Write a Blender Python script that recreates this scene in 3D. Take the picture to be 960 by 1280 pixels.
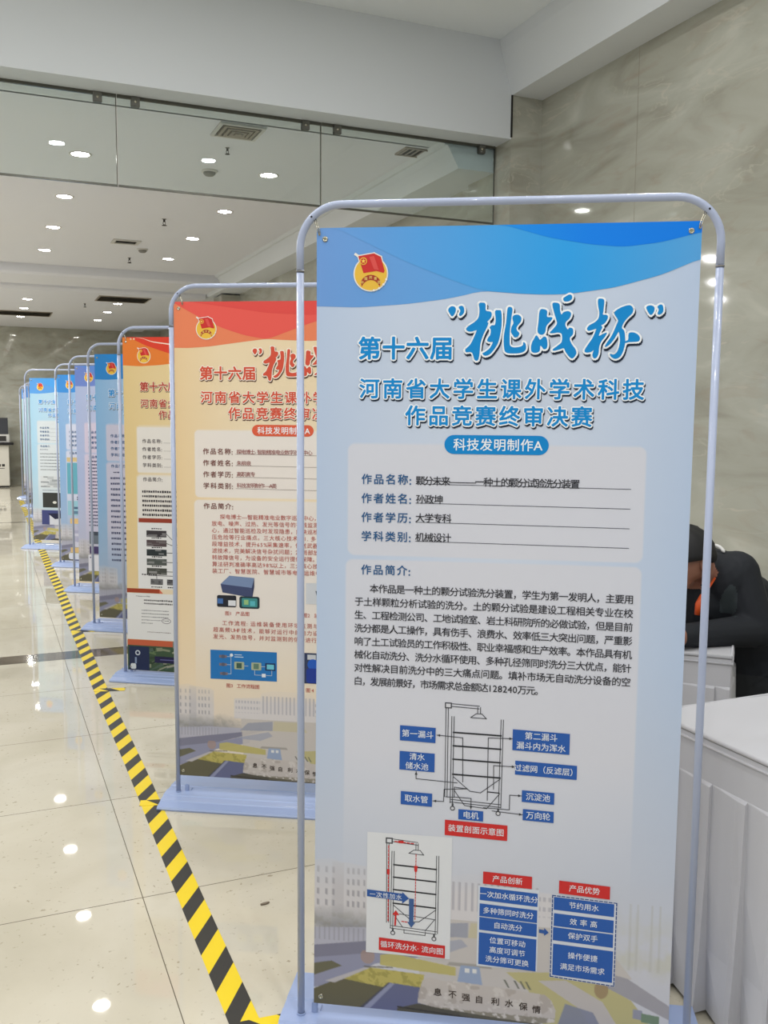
import bpy, bmesh, math, random
import numpy as np
from mathutils import Vector, Matrix, Euler

for _o in list(bpy.data.objects):
    bpy.data.objects.remove(_o)
SC = bpy.context.scene
COL = SC.collection
random.seed(7)
RNG = np.random.default_rng(5)
PI = math.pi

# ------------------------------------------------------------------ camera
F_PX, YAW, PITCH, ROLL, CAM_H = 1161.6, math.radians(23.242), math.radians(5.9127), math.radians(0.4609), 1.4
cd = bpy.data.cameras.new('camera')
cam = bpy.data.objects.new('camera', cd)
COL.objects.link(cam)
_f = Vector((math.sin(YAW) * math.cos(PITCH), math.cos(YAW) * math.cos(PITCH), -math.sin(PITCH)))
_r = Vector((math.cos(YAW), -math.sin(YAW), 0))
_u = _r.cross(_f)
_r2 = _r * math.cos(ROLL) + _u * math.sin(ROLL)
_u2 = -_r * math.sin(ROLL) + _u * math.cos(ROLL)
cam.matrix_world = Matrix(((_r2.x, _u2.x, -_f.x, 0), (_r2.y, _u2.y, -_f.y, 0), (_r2.z, _u2.z, -_f.z, CAM_H), (0, 0, 0, 1)))
cd.sensor_fit = 'HORIZONTAL'
cd.sensor_width = 36
cd.lens = F_PX / 960 * 36
cd.clip_end = 200
SC.camera = cam

# ------------------------------------------------------------------ light and exposure
w = bpy.data.worlds.new('ambient_fill')  # ambient fill added through the unmodelled left and near sides
SC.world = w
w.use_nodes = True
w.node_tree.nodes['Background'].inputs[0].default_value = (0.93, 0.96, 1.0, 1)
w.node_tree.nodes['Background'].inputs[1].default_value = 0.35
SC.view_settings.view_transform = 'Standard'
SC.view_settings.look = 'None'
SC.view_settings.gamma = 1
SC.view_settings.use_curve_mapping = False
SC.view_settings.exposure = 0.24
SC.cycles.max_bounces = 8
SC.cycles.sample_clamp_indirect = 6
LAMP = 75.0           # emission of the downlight lenses
FILL_W, FRONT_W = 18.5, 9.5   # unseen fill lamps added out of frame, stronger than the lenses


def lin(c):
    c = np.asarray(c, float) / 255.0
    return np.where(c <= 0.04045, c / 12.92, ((c + 0.055) / 1.055) ** 2.4)


# ------------------------------------------------------------------ helpers
MATS = {}


def mat(name, rgb, rough=0.5, metal=0.0, emit=0.0, coat=0.0, spec=0.5):
    if name in MATS:
        return MATS[name]
    m = bpy.data.materials.new(name)
    m.use_nodes = True
    b = m.node_tree.nodes['Principled BSDF']
    c = tuple(lin(rgb)) + (1,)
    b.inputs['Base Color'].default_value = c
    b.inputs['Roughness'].default_value = rough
    b.inputs['Metallic'].default_value = metal
    b.inputs['Specular IOR Level'].default_value = spec
    b.inputs['Coat Weight'].default_value = coat
    if emit:
        b.inputs['Emission Color'].default_value = c
        b.inputs['Emission Strength'].default_value = emit
    MATS[name] = m
    return m


def nodes(m):
    nt = m.node_tree
    return nt, nt.nodes['Principled BSDF']


def tag(o, label=None, cat=None, group=None, kind=None):
    for k, v in (('label', label), ('category', cat), ('group', group), ('kind', kind)):
        if v:
            o[k] = v
    return o


def empty(name, loc=(0, 0, 0), rz=0.0):
    o = bpy.data.objects.new(name, None)
    COL.objects.link(o)
    o.location = loc
    o.rotation_euler = (0, 0, rz)
    o.empty_display_size = 0.1
    return o


def link(name, bm, mats, parent=None, smooth=False):
    me = bpy.data.meshes.new(name)
    bmesh.ops.recalc_face_normals(bm, faces=bm.faces[:])
    bm.to_mesh(me)
    bm.free()
    if not isinstance(mats, (list, tuple)):
        mats = [mats]
    for m in mats:
        me.materials.append(m)
    if smooth:
        for p in me.polygons:
            p.use_smooth = True
    o = bpy.data.objects.new(name, me)
    COL.objects.link(o)
    if parent:
        o.parent = parent
    return o


def box(bm, x0, x1, y0, y1, z0, z1, mi=0, bevel=0.0):
    t = bmesh.new()
    bmesh.ops.create_cube(t, size=1)
    for v in t.verts:
        v.co = ((x0 + x1) / 2 + v.co.x * (x1 - x0), (y0 + y1) / 2 + v.co.y * (y1 - y0), (z0 + z1) / 2 + v.co.z * (z1 - z0))
    if bevel:
        bmesh.ops.bevel(t, geom=t.edges[:], offset=bevel, segments=2, affect='EDGES')
    merge(bm, t, mi)


def merge(bm, t, mi=0, mx=None):
    vs = {}
    for v in t.verts:
        vs[v] = bm.verts.new(mx @ v.co if mx else v.co)
    for f in t.faces:
        try:
            nf = bm.faces.new([vs[v] for v in f.verts])
            nf.material_index = mi
            nf.smooth = f.smooth
        except ValueError:
            pass
    t.free()


def tube(bm, pts, r, seg=12, mi=0, caps=True):
    pts = [Vector(p) for p in pts]
    rs = r if isinstance(r, (list, tuple)) else [r] * len(pts)
    rings = []
    prev = None
    for i, p in enumerate(pts):
        d = (pts[min(i + 1, len(pts) - 1)] - pts[max(i - 1, 0)]).normalized()
        if prev is None:
            a = d.cross(Vector((0, 1, 0)))
            if a.length < 0.2:
                a = d.cross(Vector((1, 0, 0)))
            a.normalize()
        else:
            a = (prev - d * prev.dot(d)).normalized()
        prev = a
        b = d.cross(a)
        rings.append([bm.verts.new(p + (a * math.cos(2 * PI * k / seg) + b * math.sin(2 * PI * k / seg)) * rs[i]) for k in range(seg)])
    for A, B in zip(rings, rings[1:]):
        for k in range(seg):
            f = bm.faces.new((A[k], A[(k + 1) % seg], B[(k + 1) % seg], B[k]))
            f.smooth = True
            f.material_index = mi
    if caps:
        for R in (rings[0], rings[-1]):
            f = bm.faces.new(R)
            f.material_index = mi


def lathe(bm, prof, seg=24, mi=0, mx=None, smooth=True):
    """prof: list of (radius, z); revolved about z"""
    rings = []
    for r, z in prof:
        if r < 1e-6:
            v = Vector((0, 0, z))
            rings.append([bm.verts.new(mx @ v if mx else v)])
        else:
            rg = []
            for k in range(seg):
                v = Vector((r * math.cos(2 * PI * k / seg), r * math.sin(2 * PI * k / seg), z))
                rg.append(bm.verts.new(mx @ v if mx else v))
            rings.append(rg)
    for A, B in zip(rings, rings[1:]):
        for k in range(seg):
            q = [A[k % len(A)], A[(k + 1) % len(A)], B[(k + 1) % len(B)], B[k % len(B)]]
            q2 = []
            for v in q:
                if v not in q2:
                    q2.append(v)
            if len(q2) > 2:
                try:
                    f = bm.faces.new(q2)
                    f.material_index = mi
                    f.smooth = smooth
                except ValueError:
                    pass


def prism(bm, prof, a, b, axis='x', mi=0):
    """closed profile [(p,q)] extruded from a to b along axis; profile axes are the other two in order"""
    def mk(p, q, t):
        return {'x': (t, p, q), 'y': (p, t, q), 'z': (p, q, t)}[axis]
    A = [bm.verts.new(mk(p, q, a)) for p, q in prof]
    B = [bm.verts.new(mk(p, q, b)) for p, q in prof]
    n = len(prof)
    for i in range(n):
        f = bm.faces.new((A[i], A[(i + 1) % n], B[(i + 1) % n], B[i]))
        f.material_index = mi
    for R in (A, B[::-1]):
        f = bm.faces.new(R)
        f.material_index = mi


def structure(name, bm, m, smooth=False):
    o = link(name, bm, m, None, smooth)
    o['kind'] = 'structure'
    return o


# ------------------------------------------------------------------ materials
paint = mat('white_ceiling_paint', (224, 225, 231), 0.75)
paint2 = mat('white_soffit_paint', (216, 220, 223), 0.75)


def noise_color(m, stops, scale, detail=6, dist=0.6, stretch=(1, 1, 1), rot=(0, 0, 0), second=None):
    nt, b = nodes(m)
    tc = nt.nodes.new('ShaderNodeTexCoord')
    mp = nt.nodes.new('ShaderNodeMapping')
    mp.inputs['Scale'].default_value = stretch
    mp.inputs['Rotation'].default_value = rot
    nt.links.new(tc.outputs['Object'], mp.inputs['Vector'])
    n = nt.nodes.new('ShaderNodeTexNoise')
    n.inputs['Scale'].default_value = scale
    n.inputs['Detail'].default_value = detail
    n.inputs['Distortion'].default_value = dist
    nt.links.new(mp.outputs['Vector'], n.inputs['Vector'])
    r = nt.nodes.new('ShaderNodeValToRGB')
    el = r.color_ramp.elements
    for i, (p, c) in enumerate(stops):
        e = el[i] if i < 2 else el.new(p)
        e.position = p
        e.color = tuple(lin(c)) + (1,)
    nt.links.new(n.outputs['Fac'], r.inputs['Fac'])
    nt.links.new(r.outputs['Color'], b.inputs['Base Color'])
    return nt, b, mp, r


def overlay(nt, b, base_out, fac_out, rgb):
    mx = nt.nodes.new('ShaderNodeMix')
    mx.data_type = 'RGBA'
    nt.links.new(fac_out, mx.inputs['Factor'])
    nt.links.new(base_out, mx.inputs[6])
    mx.inputs[7].default_value = tuple(lin(rgb)) + (1,)
    nt.links.new(mx.outputs[2], b.inputs['Base Color'])
    return mx.outputs[2]


def ramp(nt, src, p0, v0, p1, v1):
    r = nt.nodes.new('ShaderNodeMapRange')
    r.inputs[1].default_value = p0
    r.inputs[2].default_value = p1
    r.inputs[3].default_value = v0
    r.inputs[4].default_value = v1
    nt.links.new(src, r.inputs[0])
    return r.outputs[0]


def tex_noise(nt, vec, scale, detail=3, dist=0.0):
    n = nt.nodes.new('ShaderNodeTexNoise')
    n.inputs['Scale'].default_value = scale
    n.inputs['Detail'].default_value = detail
    n.inputs['Distortion'].default_value = dist
    nt.links.new(vec, n.inputs['Vector'])
    return n.outputs['Fac']


def math_node(nt, op, a, b=None):
    n = nt.nodes.new('ShaderNodeMath')
    n.operation = op
    nt.links.new(a, n.inputs[0])
    if b is not None:
        if isinstance(b, (int, float)):
            n.inputs[1].default_value = b
        else:
            nt.links.new(b, n.inputs[1])
    return n.outputs[0]


# polished cream floor tile with small dark pits
tile = mat('cream_marble_tile', (224, 214, 190), 0.025)
nt, b, mp, rr = noise_color(tile, [(0.25, (190, 183, 164)), (0.5, (200, 193, 175)), (0.75, (209, 203, 187))], 2.2, 6, 0.8)
pits = tex_noise(nt, mp.outputs['Vector'], 60, 3, 0.15)
pf = ramp(nt, pits, 0.64, 0.0, 0.70, 1.0)
mask = ramp(nt, tex_noise(nt, mp.outputs['Vector'], 5, 2), 0.38, 0.0, 0.60, 0.8)
overlay(nt, b, rr.outputs['Color'], math_node(nt, 'MULTIPLY', pf, mask), (150, 138, 116))
grout = mat('dark_tile_joint', (96, 86, 70), 0.6)
dark_band = mat('dark_marble_band', (96, 86, 72), 0.08)
noise_color(dark_band, [(0.3, (84, 74, 62)), (0.7, (112, 102, 88))], 9, 4, 0.5)

# grey-beige wall marble with pale veins
marble = mat('grey_beige_wall_marble', (150, 142, 124), 0.05)


def marble_setup(m, s):
    nt, b, mp, rr = noise_color(m, [(0.28, (149, 147, 133)), (0.45, (169, 168, 155)), (0.58, (177, 177, 165)), (0.75, (197, 197, 185))],
                                1.1 * s, 9, 1.0, (1, 0.55, 1.9), (0.62, 0, 0))
    a = tex_noise(nt, mp.outputs['Vector'], 1.7 * s, 6, 1.6)
    v = math_node(nt, 'ABSOLUTE', math_node(nt, 'SUBTRACT', a, 0.5))
    f = ramp(nt, v, 0.0, 0.5, 0.025, 0.0)
    msk = ramp(nt, tex_noise(nt, mp.outputs['Vector'], 1.1 * s, 2), 0.52, 0.0, 0.66, 1.0)
    c = overlay(nt, b, rr.outputs['Color'], math_node(nt, 'MULTIPLY', f, msk), (205, 198, 182))
    br = ramp(nt, tex_noise(nt, mp.outputs['Vector'], 2.6 * s, 5, 1.0), 0.55, 0.0, 0.75, 0.26)
    overlay(nt, b, c, br, (150, 122, 96))


marble_setup(marble, 1.9)
steel_grey = mat('grey_metal', (120, 122, 120), 0.35, 0.6)
gap_shade_black = mat('gap_shade_black', (30, 28, 26), 0.7)

# glass of the hanging smoke barrier: see-through, faintly green, mirror-like at the surface
glass = bpy.data.materials.new('smoke_barrier_glass')
glass.use_nodes = True
nt = glass.node_tree
nt.nodes.clear()
out = nt.nodes.new('ShaderNodeOutputMaterial')
tr = nt.nodes.new('ShaderNodeBsdfTransparent')
tr.inputs[0].default_value = (0.945, 0.98, 0.975, 1)
gl = nt.nodes.new('ShaderNodeBsdfGlossy')
gl.inputs[0].default_value = (0.95, 1, 0.98, 1)
gl.inputs['Roughness'].default_value = 0.0
fr = nt.nodes.new('ShaderNodeFresnel')
fr.inputs[0].default_value = 1.5
mx = nt.nodes.new('ShaderNodeMixShader')
nt.links.new(fr.outputs[0], mx.inputs[0])
nt.links.new(tr.outputs[0], mx.inputs[1])
nt.links.new(gl.outputs[0], mx.inputs[2])
nt.links.new(mx.outputs[0], out.inputs[0])

frame_paint = mat('pale_blue_grey_frame_paint', (168, 178, 203), 0.32, 0.0, coat=0.3)
base_paint = mat('pale_blue_base_enamel', (154, 171, 209), 0.28, 0.0, coat=0.3)
chrome = mat('bright_nickel', (190, 186, 170), 0.25, 1.0)
hole_dark = mat('dark_hole', (20, 20, 22), 0.8)
fabric_back = mat('white_banner_back', (215, 216, 220), 0.7)
white_plastic = mat('white_plastic', (205, 203, 198), 0.45)
grey_plastic = mat('grey_plastic', (130, 128, 122), 0.5)
dark_plastic = mat('dark_plastic', (45, 42, 40), 0.5)
vent_dark = mat('dark_duct', (52, 46, 40), 0.8)
vent_slat = mat('beige_vent_metal', (150, 140, 126), 0.5)
lamp_lens = mat('glowing_lamp_lens', (255, 252, 244), 0.5, emit=LAMP)
cloth = mat('white_table_cloth', (189, 189, 194), 0.8)
nt, b = nodes(cloth)
b.inputs['Sheen Weight'].default_value = 0.15

printed = bpy.data.materials.new('printed_banner_fabric')
printed.use_nodes = True
nt, b = nodes(printed)
at_ = nt.nodes.new('ShaderNodeVertexColor')
at_.layer_name = 'ink'
nt.links.new(at_.outputs['Color'], b.inputs['Base Color'])
b.inputs['Roughness'].default_value = 0.35
b.inputs['Specular IOR Level'].default_value = 0.3

# ------------------------------------------------------------------ the room
WALL_X, FAR_WALL_X, FAR_Y = 3.55, 3.36, 19.5
OPEN_X, NEAR_Y = -7.0, -3.5
# floor: tiles with real joints (cream tile, dark joint, dark marble bands)
xs = [0.379 + 0.745 * k for k in range(-10, 6)]
ys_near = [4.873 - 0.745 * k for k in range(0, 12)][::-1]
bm = bmesh.new()
xe = []
for k, x in enumerate(xs):
    xe += [x - 0.0013, x + 0.0013]
xedges = [OPEN_X] + [x for x in xe if OPEN_X < x < 3.9] + [3.9]
ye, band_rows = [], []
yl = [NEAR_Y]
for y in ys_near:
    if y - 0.002 > NEAR_Y:
        yl += [y - 0.0017, y + 0.0017]
yl += [5.49, 5.675]
y = 6.42
while y < FAR_Y - 0.2:
    if abs(y - 12.70) > 0.3:
        yl += [y - 0.0022, y + 0.0022]
    y += 0.745
yl += [12.72, 12.80]
yl = sorted(yl) + [FAR_Y]


def is_joint(a, b):
    return b - a < 0.006


grid = [[bm.verts.new((x, y, 0)) for x in xedges] for y in yl]
for j in range(len(yl) - 1):
    for i in range(len(xedges) - 1):
        f = bm.faces.new((grid[j][i], grid[j][i + 1], grid[j + 1][i + 1], grid[j + 1][i]))
        ym = (yl[j] + yl[j + 1]) / 2
        if 5.49 < ym < 5.675 or 12.72 < ym < 12.80:
            f.material_index = 2
        elif is_joint(yl[j], yl[j + 1]) or is_joint(xedges[i], xedges[i + 1]):
            f.material_index = 1
structure('floor', bm, [tile, grout, dark_band])

bm = bmesh.new()
box(bm, WALL_X, WALL_X + 0.2, NEAR_Y, 5.6, 0, 4.3)
box(bm, WALL_X - 0.0008, WALL_X + 0.01, 4.579, 4.581, 0, 3.533, 1)
box(bm, WALL_X - 0.0008, WALL_X + 0.01, 3.379, 3.381, 0, 3.533, 1)
structure('wall_right', bm, [marble, mat('marble_joint', (140, 132, 116), 0.5)])
bm = bmesh.new()
box(bm, 3.31, 3.75, 5.6, 6.2, 0, 3.70)
structure('pillar', bm, marble)
bm = bmesh.new()
box(bm, FAR_WALL_X, FAR_WALL_X + 0.2, 6.2, FAR_Y, 0, 3.4)
structure('wall_right_beyond', bm, marble)
bm = bmesh.new()
box(bm, 3.10, FAR_WALL_X, 13.0, 13.5, 0, 3.06)
structure('pillar', bm, marble)
bm = bmesh.new()
box(bm, OPEN_X, FAR_WALL_X + 0.2, FAR_Y, FAR_Y + 0.2, 0, 3.3)
structure('wall_back', bm, marble)
# black strip painting the shade of the gap between the plaster beam and the pillar
bm = bmesh.new()
box(bm, 3.304, 3.316, 5.594, 5.61, 3.262, 3.533)
structure('gap_shade_strip', bm, gap_shade_black)

# ceilings
bm = bmesh.new()
box(bm, OPEN_X, 3.25, NEAR_Y, 5.7, 3.874, 4.0)
structure('ceiling', bm, mat('lightened_tray_paint', (232, 237, 240), 0.75))  # paint lightened in place of uplight missing from the tray
bm = bmesh.new()      # plaster bulkhead that runs along the right wall
prism(bm, [(3.21, 3.90), (3.21, 3.868), (3.222, 3.80), (3.31, 3.533), (WALL_X + 0.05, 3.533), (WALL_X + 0.05, 4.0), (3.21, 4.0)], NEAR_Y, 5.62, 'y')
structure('ceiling_bulkhead', bm, paint2)
bm = bmesh.new()      # deep plaster beam over the glass
box(bm, OPEN_X, 3.31, 5.6, 6.02, 3.25, 4.05)
structure('beam', bm, paint2)
bm = bmesh.new()
box(bm, OPEN_X, 2.95, 6.0, 12.62, 3.25, 3.4)
structure('ceiling_beyond', bm, paint)
bm = bmesh.new()
prism(bm, [(2.90, 3.32), (2.90, 3.25), (2.925, 3.225), (2.945, 3.225), (3.03, 3.08), (3.06, 3.08), (FAR_WALL_X + 0.05, 3.08), (FAR_WALL_X + 0.05, 3.4), (2.9, 3.4)], 5.815, FAR_Y, 'y')
structure('ceiling_bulkhead_beyond', bm, paint2)
bm = bmesh.new()
prism(bm, [(12.6, 3.4), (12.6, 3.15), (12.63, 3.12), (13.55, 3.12), (13.55, 3.09), (13.58, 3.05), (FAR_Y + .05, 3.05), (FAR_Y + .05, 3.4)], OPEN_X, 3.0, 'x')
structure('ceiling_far', bm, paint)

# ------------------------------------------------------------------ glass smoke barrier, one thing per sheet
GY, GT, GB = 5.80, 3.252, 2.727
clip_m = mat('grey_glass_clamp', (112, 112, 106), 0.4, 0.5)
edge_m = mat('dark_glass_edge', (92, 92, 84), 0.25, 0.4)
glass_label = ['hanging glass sheet under the plaster beam, cut off by the left edge of the photo',
               'middle hanging glass sheet under the beam, with the square ceiling vent seen through it',
               'hanging glass sheet under the beam whose right end meets the marble pillar']
for (a, c), lab in zip([(-0.488, 0.770), (0.774, 2.033), (2.037, 3.300)], glass_label):
    t = tag(empty('glass_smoke_barrier', (a, GY, GB)), lab, 'glass panel', 'glass sheets hanging under the beam')
    bm = bmesh.new()
    box(bm, 0.002, c - a - 0.002, -0.005, 0.005, 0.012, GT - GB - 0.012)
    link('glass_pane', bm, glass, t)
    bm = bmesh.new()
    box(bm, 0, c - a, -0.006, 0.006, 0.0, 0.012)
    link('bottom_edge', bm, edge_m, t)
    bm = bmesh.new()
    box(bm, 0, c - a, -0.008, 0.008, GT - GB - 0.02, GT - GB)
    link('top_channel', bm, edge_m, t)
    bm = bmesh.new()
    box(bm, c - a - 0.0045, c - a, -0.006, 0.006, 0.012, GT - GB - 0.02)
    link('side_edge', bm, edge_m, t)
    for x in (0.105, c - a - 0.105):
        bm = bmesh.new()
        box(bm, x - 0.025, x + 0.025, -0.018, 0.018, GT - GB - 0.062, GT - GB - 0.004, bevel=0.004)
        cl = link('clamp', bm, clip_m, t)
        bm = bmesh.new()
        lathe(bm, [(0, 0.003), (0.008, 0.003), (0.009, 0)], 12, 0, Matrix.Translation((x, -0.018, GT - GB - 0.033)) @ Matrix.Rotation(PI / 2, 4, 'X'))
        link('bolt', bm, chrome, cl)

# ------------------------------------------------------------------ ceiling fixtures
ring_bm = bmesh.new()
lathe(ring_bm, [(0.060, 0.0), (0.062, -0.004), (0.072, -0.006), (0.079, -0.004), (0.081, 0.0)], 32)
lens_bm = bmesh.new()
lathe(lens_bm, [(0.0, -0.0035), (0.04, -0.0035), (0.0615, -0.002)], 32)
down0 = None


def downlight(x, y, z, label, group):
    global down0
    if down0 is None:
        t = empty('ceiling_downlight', (x, y, z))
        link('trim_ring', ring_bm, white_plastic, t, True)
        link('lamp_lens', lens_bm, lamp_lens, t, True)
        down0 = t
    else:
        t = down0.copy()
        COL.objects.link(t)
        t.location = (x, y, z)
        for ch in down0.children:
            d = ch.copy()
            COL.objects.link(d)
            d.parent = t
    tag(t, label, 'ceiling light', group)
    return t


order_n = ['nearest', 'second nearest', 'third nearest', 'farthest']
for (X, side, g) in ((0.70, 'left-hand', 'left'), (2.095, 'right-hand', 'right')):
    for k, Y in enumerate((7.20, 8.63, 10.07, 11.50)):
        seen = 'seen through the hanging glass, ' if k == 0 else ''
        nm = ['first', 'second', 'third', 'fourth'][k]
        downlight(X, Y, 3.25, f'round recessed downlight {seen}{nm} from the glass in the {side} row' if k else f'bright round downlight seen through the hanging glass, on the {side} row', f'downlights of the {side} row before the ceiling step')
    for k, Y in enumerate((14.72, 15.99, 17.42)):
        nm = ['first', 'second', 'third'][k]
        downlight(X * 0.915, Y, 3.05, f'small far downlight, {nm} past the ceiling step in the {side} row', f'downlights of the {side} row past the ceiling step')


def fill_lamp(x, y, z, power):
    ld = bpy.data.lights.new('fill_lamp', 'AREA')
    ld.shape = 'DISK'
    ld.size = 0.13
    ld.energy = power
    o = bpy.data.objects.new('fill_lamp', ld)
    COL.objects.link(o)
    o.location = (x, y, z - 0.012)


for X in (-0.70, -2.10, -3.5):            # unseen rows carried on left of the frame, strengthened as fill
    for Y in (7.20, 8.63, 10.07, 11.50):
        fill_lamp(X, Y, 3.25, FILL_W)
    for Y in (14.72, 15.99, 17.42):
        fill_lamp(X, Y, 3.05, FILL_W)
for X in (-3.5, -2.1, -0.7, 0.7, 2.1):    # unseen fill lamps added under the tray ceiling
    for Y in (-2.2, -0.7, 0.8, 2.3, 3.8):
        fill_lamp(X, Y, 3.874, FRONT_W)


def vent(name, x0, x1, y0, y1, z, n, lab, cat, grp=None, along='x', rim=0.02, slatm=None):
    """ceiling vent: frame, dark duct behind, slats"""
    t = tag(empty(name, ((x0 + x1) / 2, (y0 + y1) / 2, z)), lab, cat, grp)
    w2, h2 = (x1 - x0) / 2, (y1 - y0) / 2
    bm = bmesh.new()
    for a in ((-w2, w2, -h2, -h2 + rim), (-w2, w2, h2 - rim, h2), (-w2, -w2 + rim, -h2 + rim, h2 - rim), (w2 - rim, w2, -h2 + rim, h2 - rim)):
        box(bm, *a, -0.012, 0.0)
    link('frame', bm, slatm or white_plastic, t)
    bm = bmesh.new()
    box(bm, -w2 + rim, w2 - rim, -h2 + rim, h2 - rim, -0.0015, 0.0)
    link('duct', bm, vent_dark, t)
    L = (h2 if along == 'x' else w2) - rim
    for k in range(n):
        c = -L + (k + 0.5) * 2 * L / n
        bm = bmesh.new()
        sw = 2 * L / n * 0.36
        pr = [(c - sw, -0.011), (c - sw + 0.004, -0.011), (c + sw, -0.003), (c + sw - 0.004, -0.003)]
        if along == 'x':
            prism(bm, pr, -w2 + rim, w2 - rim, 'x')
        else:
            prism(bm, pr, -h2 + rim, h2 - rim, 'y')
        link('slat', bm, slatm or white_plastic, t)
    return t


def square_diffuser(x0, x1, y0, y1, z, lab):
    t = tag(empty('square_air_diffuser', ((x0 + x1) / 2, (y0 + y1) / 2, z)), lab, 'air vent')
    w2, h2 = (x1 - x0) / 2, (y1 - y0) / 2
    bm = bmesh.new()
    box(bm, -w2, w2, -h2, h2, -0.002, 0.0)
    link('duct', bm, vent_dark, t)
    for k, s in enumerate((1.0, 0.76, 0.54, 0.33)):
        a, c, d = w2 * s, h2 * s, 0.02
        zz = -0.014 - 0.004 * k
        bm = bmesh.new()
        for q in ((-a, a, -c, -c + d), (-a, a, c - d, c), (-a, -a + d, -c + d, c - d), (a - d, a, -c + d, c - d)):
            box(bm, *q, zz, -0.002)
        link('louvre_ring', bm, vent_slat if k else white_plastic, t)
    bm = bmesh.new()
    box(bm, -w2 * .16, w2 * .16, -h2 * .16, h2 * .16, -0.03, -0.002)
    link('centre_plate', bm, vent_slat, t)


square_diffuser(1.445, 1.745, 5.985 + 0.05, 6.285 + 0.05, 3.25, 'square air vent of nested rings seen through the middle glass sheet')
vent('slot_air_vent', 1.33, 1.62, 10.44, 10.69, 3.25, 3, 'short dark slot vent in the ceiling between the two rows of downlights', 'air vent', rim=0.035)
vent('return_air_grille', 1.55, 2.27, 13.80, 14.42, 3.05, 9, 'long brown slatted grille past the ceiling step, beside the right-hand downlights', 'air grille', slatm=vent_slat)
vent('return_air_grille', 0.02, 1.10, 16.45, 17.15, 3.05, 9, 'brown slatted grille far back at the left edge, by the far downlights', 'air grille', slatm=vent_slat)
vent('small_air_vent', 2.99 - 0.25, 2.99 - 0.02, 6.05, 6.24, 3.25, 5, 'small perforated vent seen through the glass beside the marble pillar', 'air vent', along='y', rim=0.012, slatm=vent_slat)


def detector(x, y, z, lab):
    t = tag(empty('smoke_detector', (x, y, z)), lab, 'smoke detector', 'smoke detectors on the ceiling')
    bm = bmesh.new()
    lathe(bm, [(0, -0.014), (0.058, -0.014), (0.062, -0.01), (0.062, 0)], 24)
    link('base', bm, white_plastic, t, True)
    bm = bmesh.new()
    lathe(bm, [(0.046, -0.014), (0.046, -0.026), (0.03, -0.04), (0, -0.042)], 24)
    link('sensor_head', bm, grey_plastic, t, True)


detector(1.645, 7.26, 3.25, 'small round smoke detector seen through the middle glass sheet')
detector(1.71, 10.95, 3.25, 'small round smoke detector beside the short slot vent')


def sprinkler(x, y, z, lab, s=1.0):
    t = tag(empty('fire_sprinkler', (x, y, z)), lab, 'sprinkler', 'fire sprinklers on the ceiling')
    bm = bmesh.new()
    lathe(bm, [(0, -0.004), (0.022 * s, -0.004), (0.026 * s, 0)], 18)
    link('escutcheon', bm, grey_plastic, t, True)
    bm = bmesh.new()
    lathe(bm, [(0.012 * s, -0.006), (0.012 * s, -0.03 * s), (0.007 * s, -0.035 * s), (0, -0.035 * s)], 14)
    tube(bm, [(0.010 * s, 0, -0.03 * s), (0.014 * s, 0, -0.05 * s), (0.003 * s, 0, -0.068 * s)], 0.0035 * s, 8)
    tube(bm, [(-0.010 * s, 0, -0.03 * s), (-0.014 * s, 0, -0.05 * s), (-0.003 * s, 0, -0.068 * s)], 0.0035 * s, 8)
    link('nozzle', bm, dark_plastic, t, True)
    bm = bmesh.new()
    lathe(bm, [(0, -0.068 * s), (0.026 * s, -0.068 * s), (0.028 * s, -0.073 * s), (0, -0.075 * s)], 16)
    link('deflector', bm, dark_plastic, t, True)


sprinkler(1.624, 6.60, 3.25, 'fire sprinkler hanging from the ceiling, seen through the middle glass sheet', 0.62)
sprinkler(1.645, 9.2, 3.25, 'dark fire sprinkler on the open ceiling just below the glass edge', 0.85)
sprinkler(1.66, 11.62, 3.25, 'dark fire sprinkler near the ceiling step, past the slot vent', 0.85)
sprinkler(1.46, 14.9, 3.05, 'tiny fire sprinkler past the ceiling step, left of the long brown grille', 0.8)

# ------------------------------------------------------------------ hazard tape on the floor
tape_y = mat('yellow_tape', (236, 206, 28), 0.35)
tape_k = mat('black_tape', (46, 46, 44), 0.35)
TX0, TX1, PER, SLANT, BLK = 0.471, 0.541, 0.169, 0.108, 0.080


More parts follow.
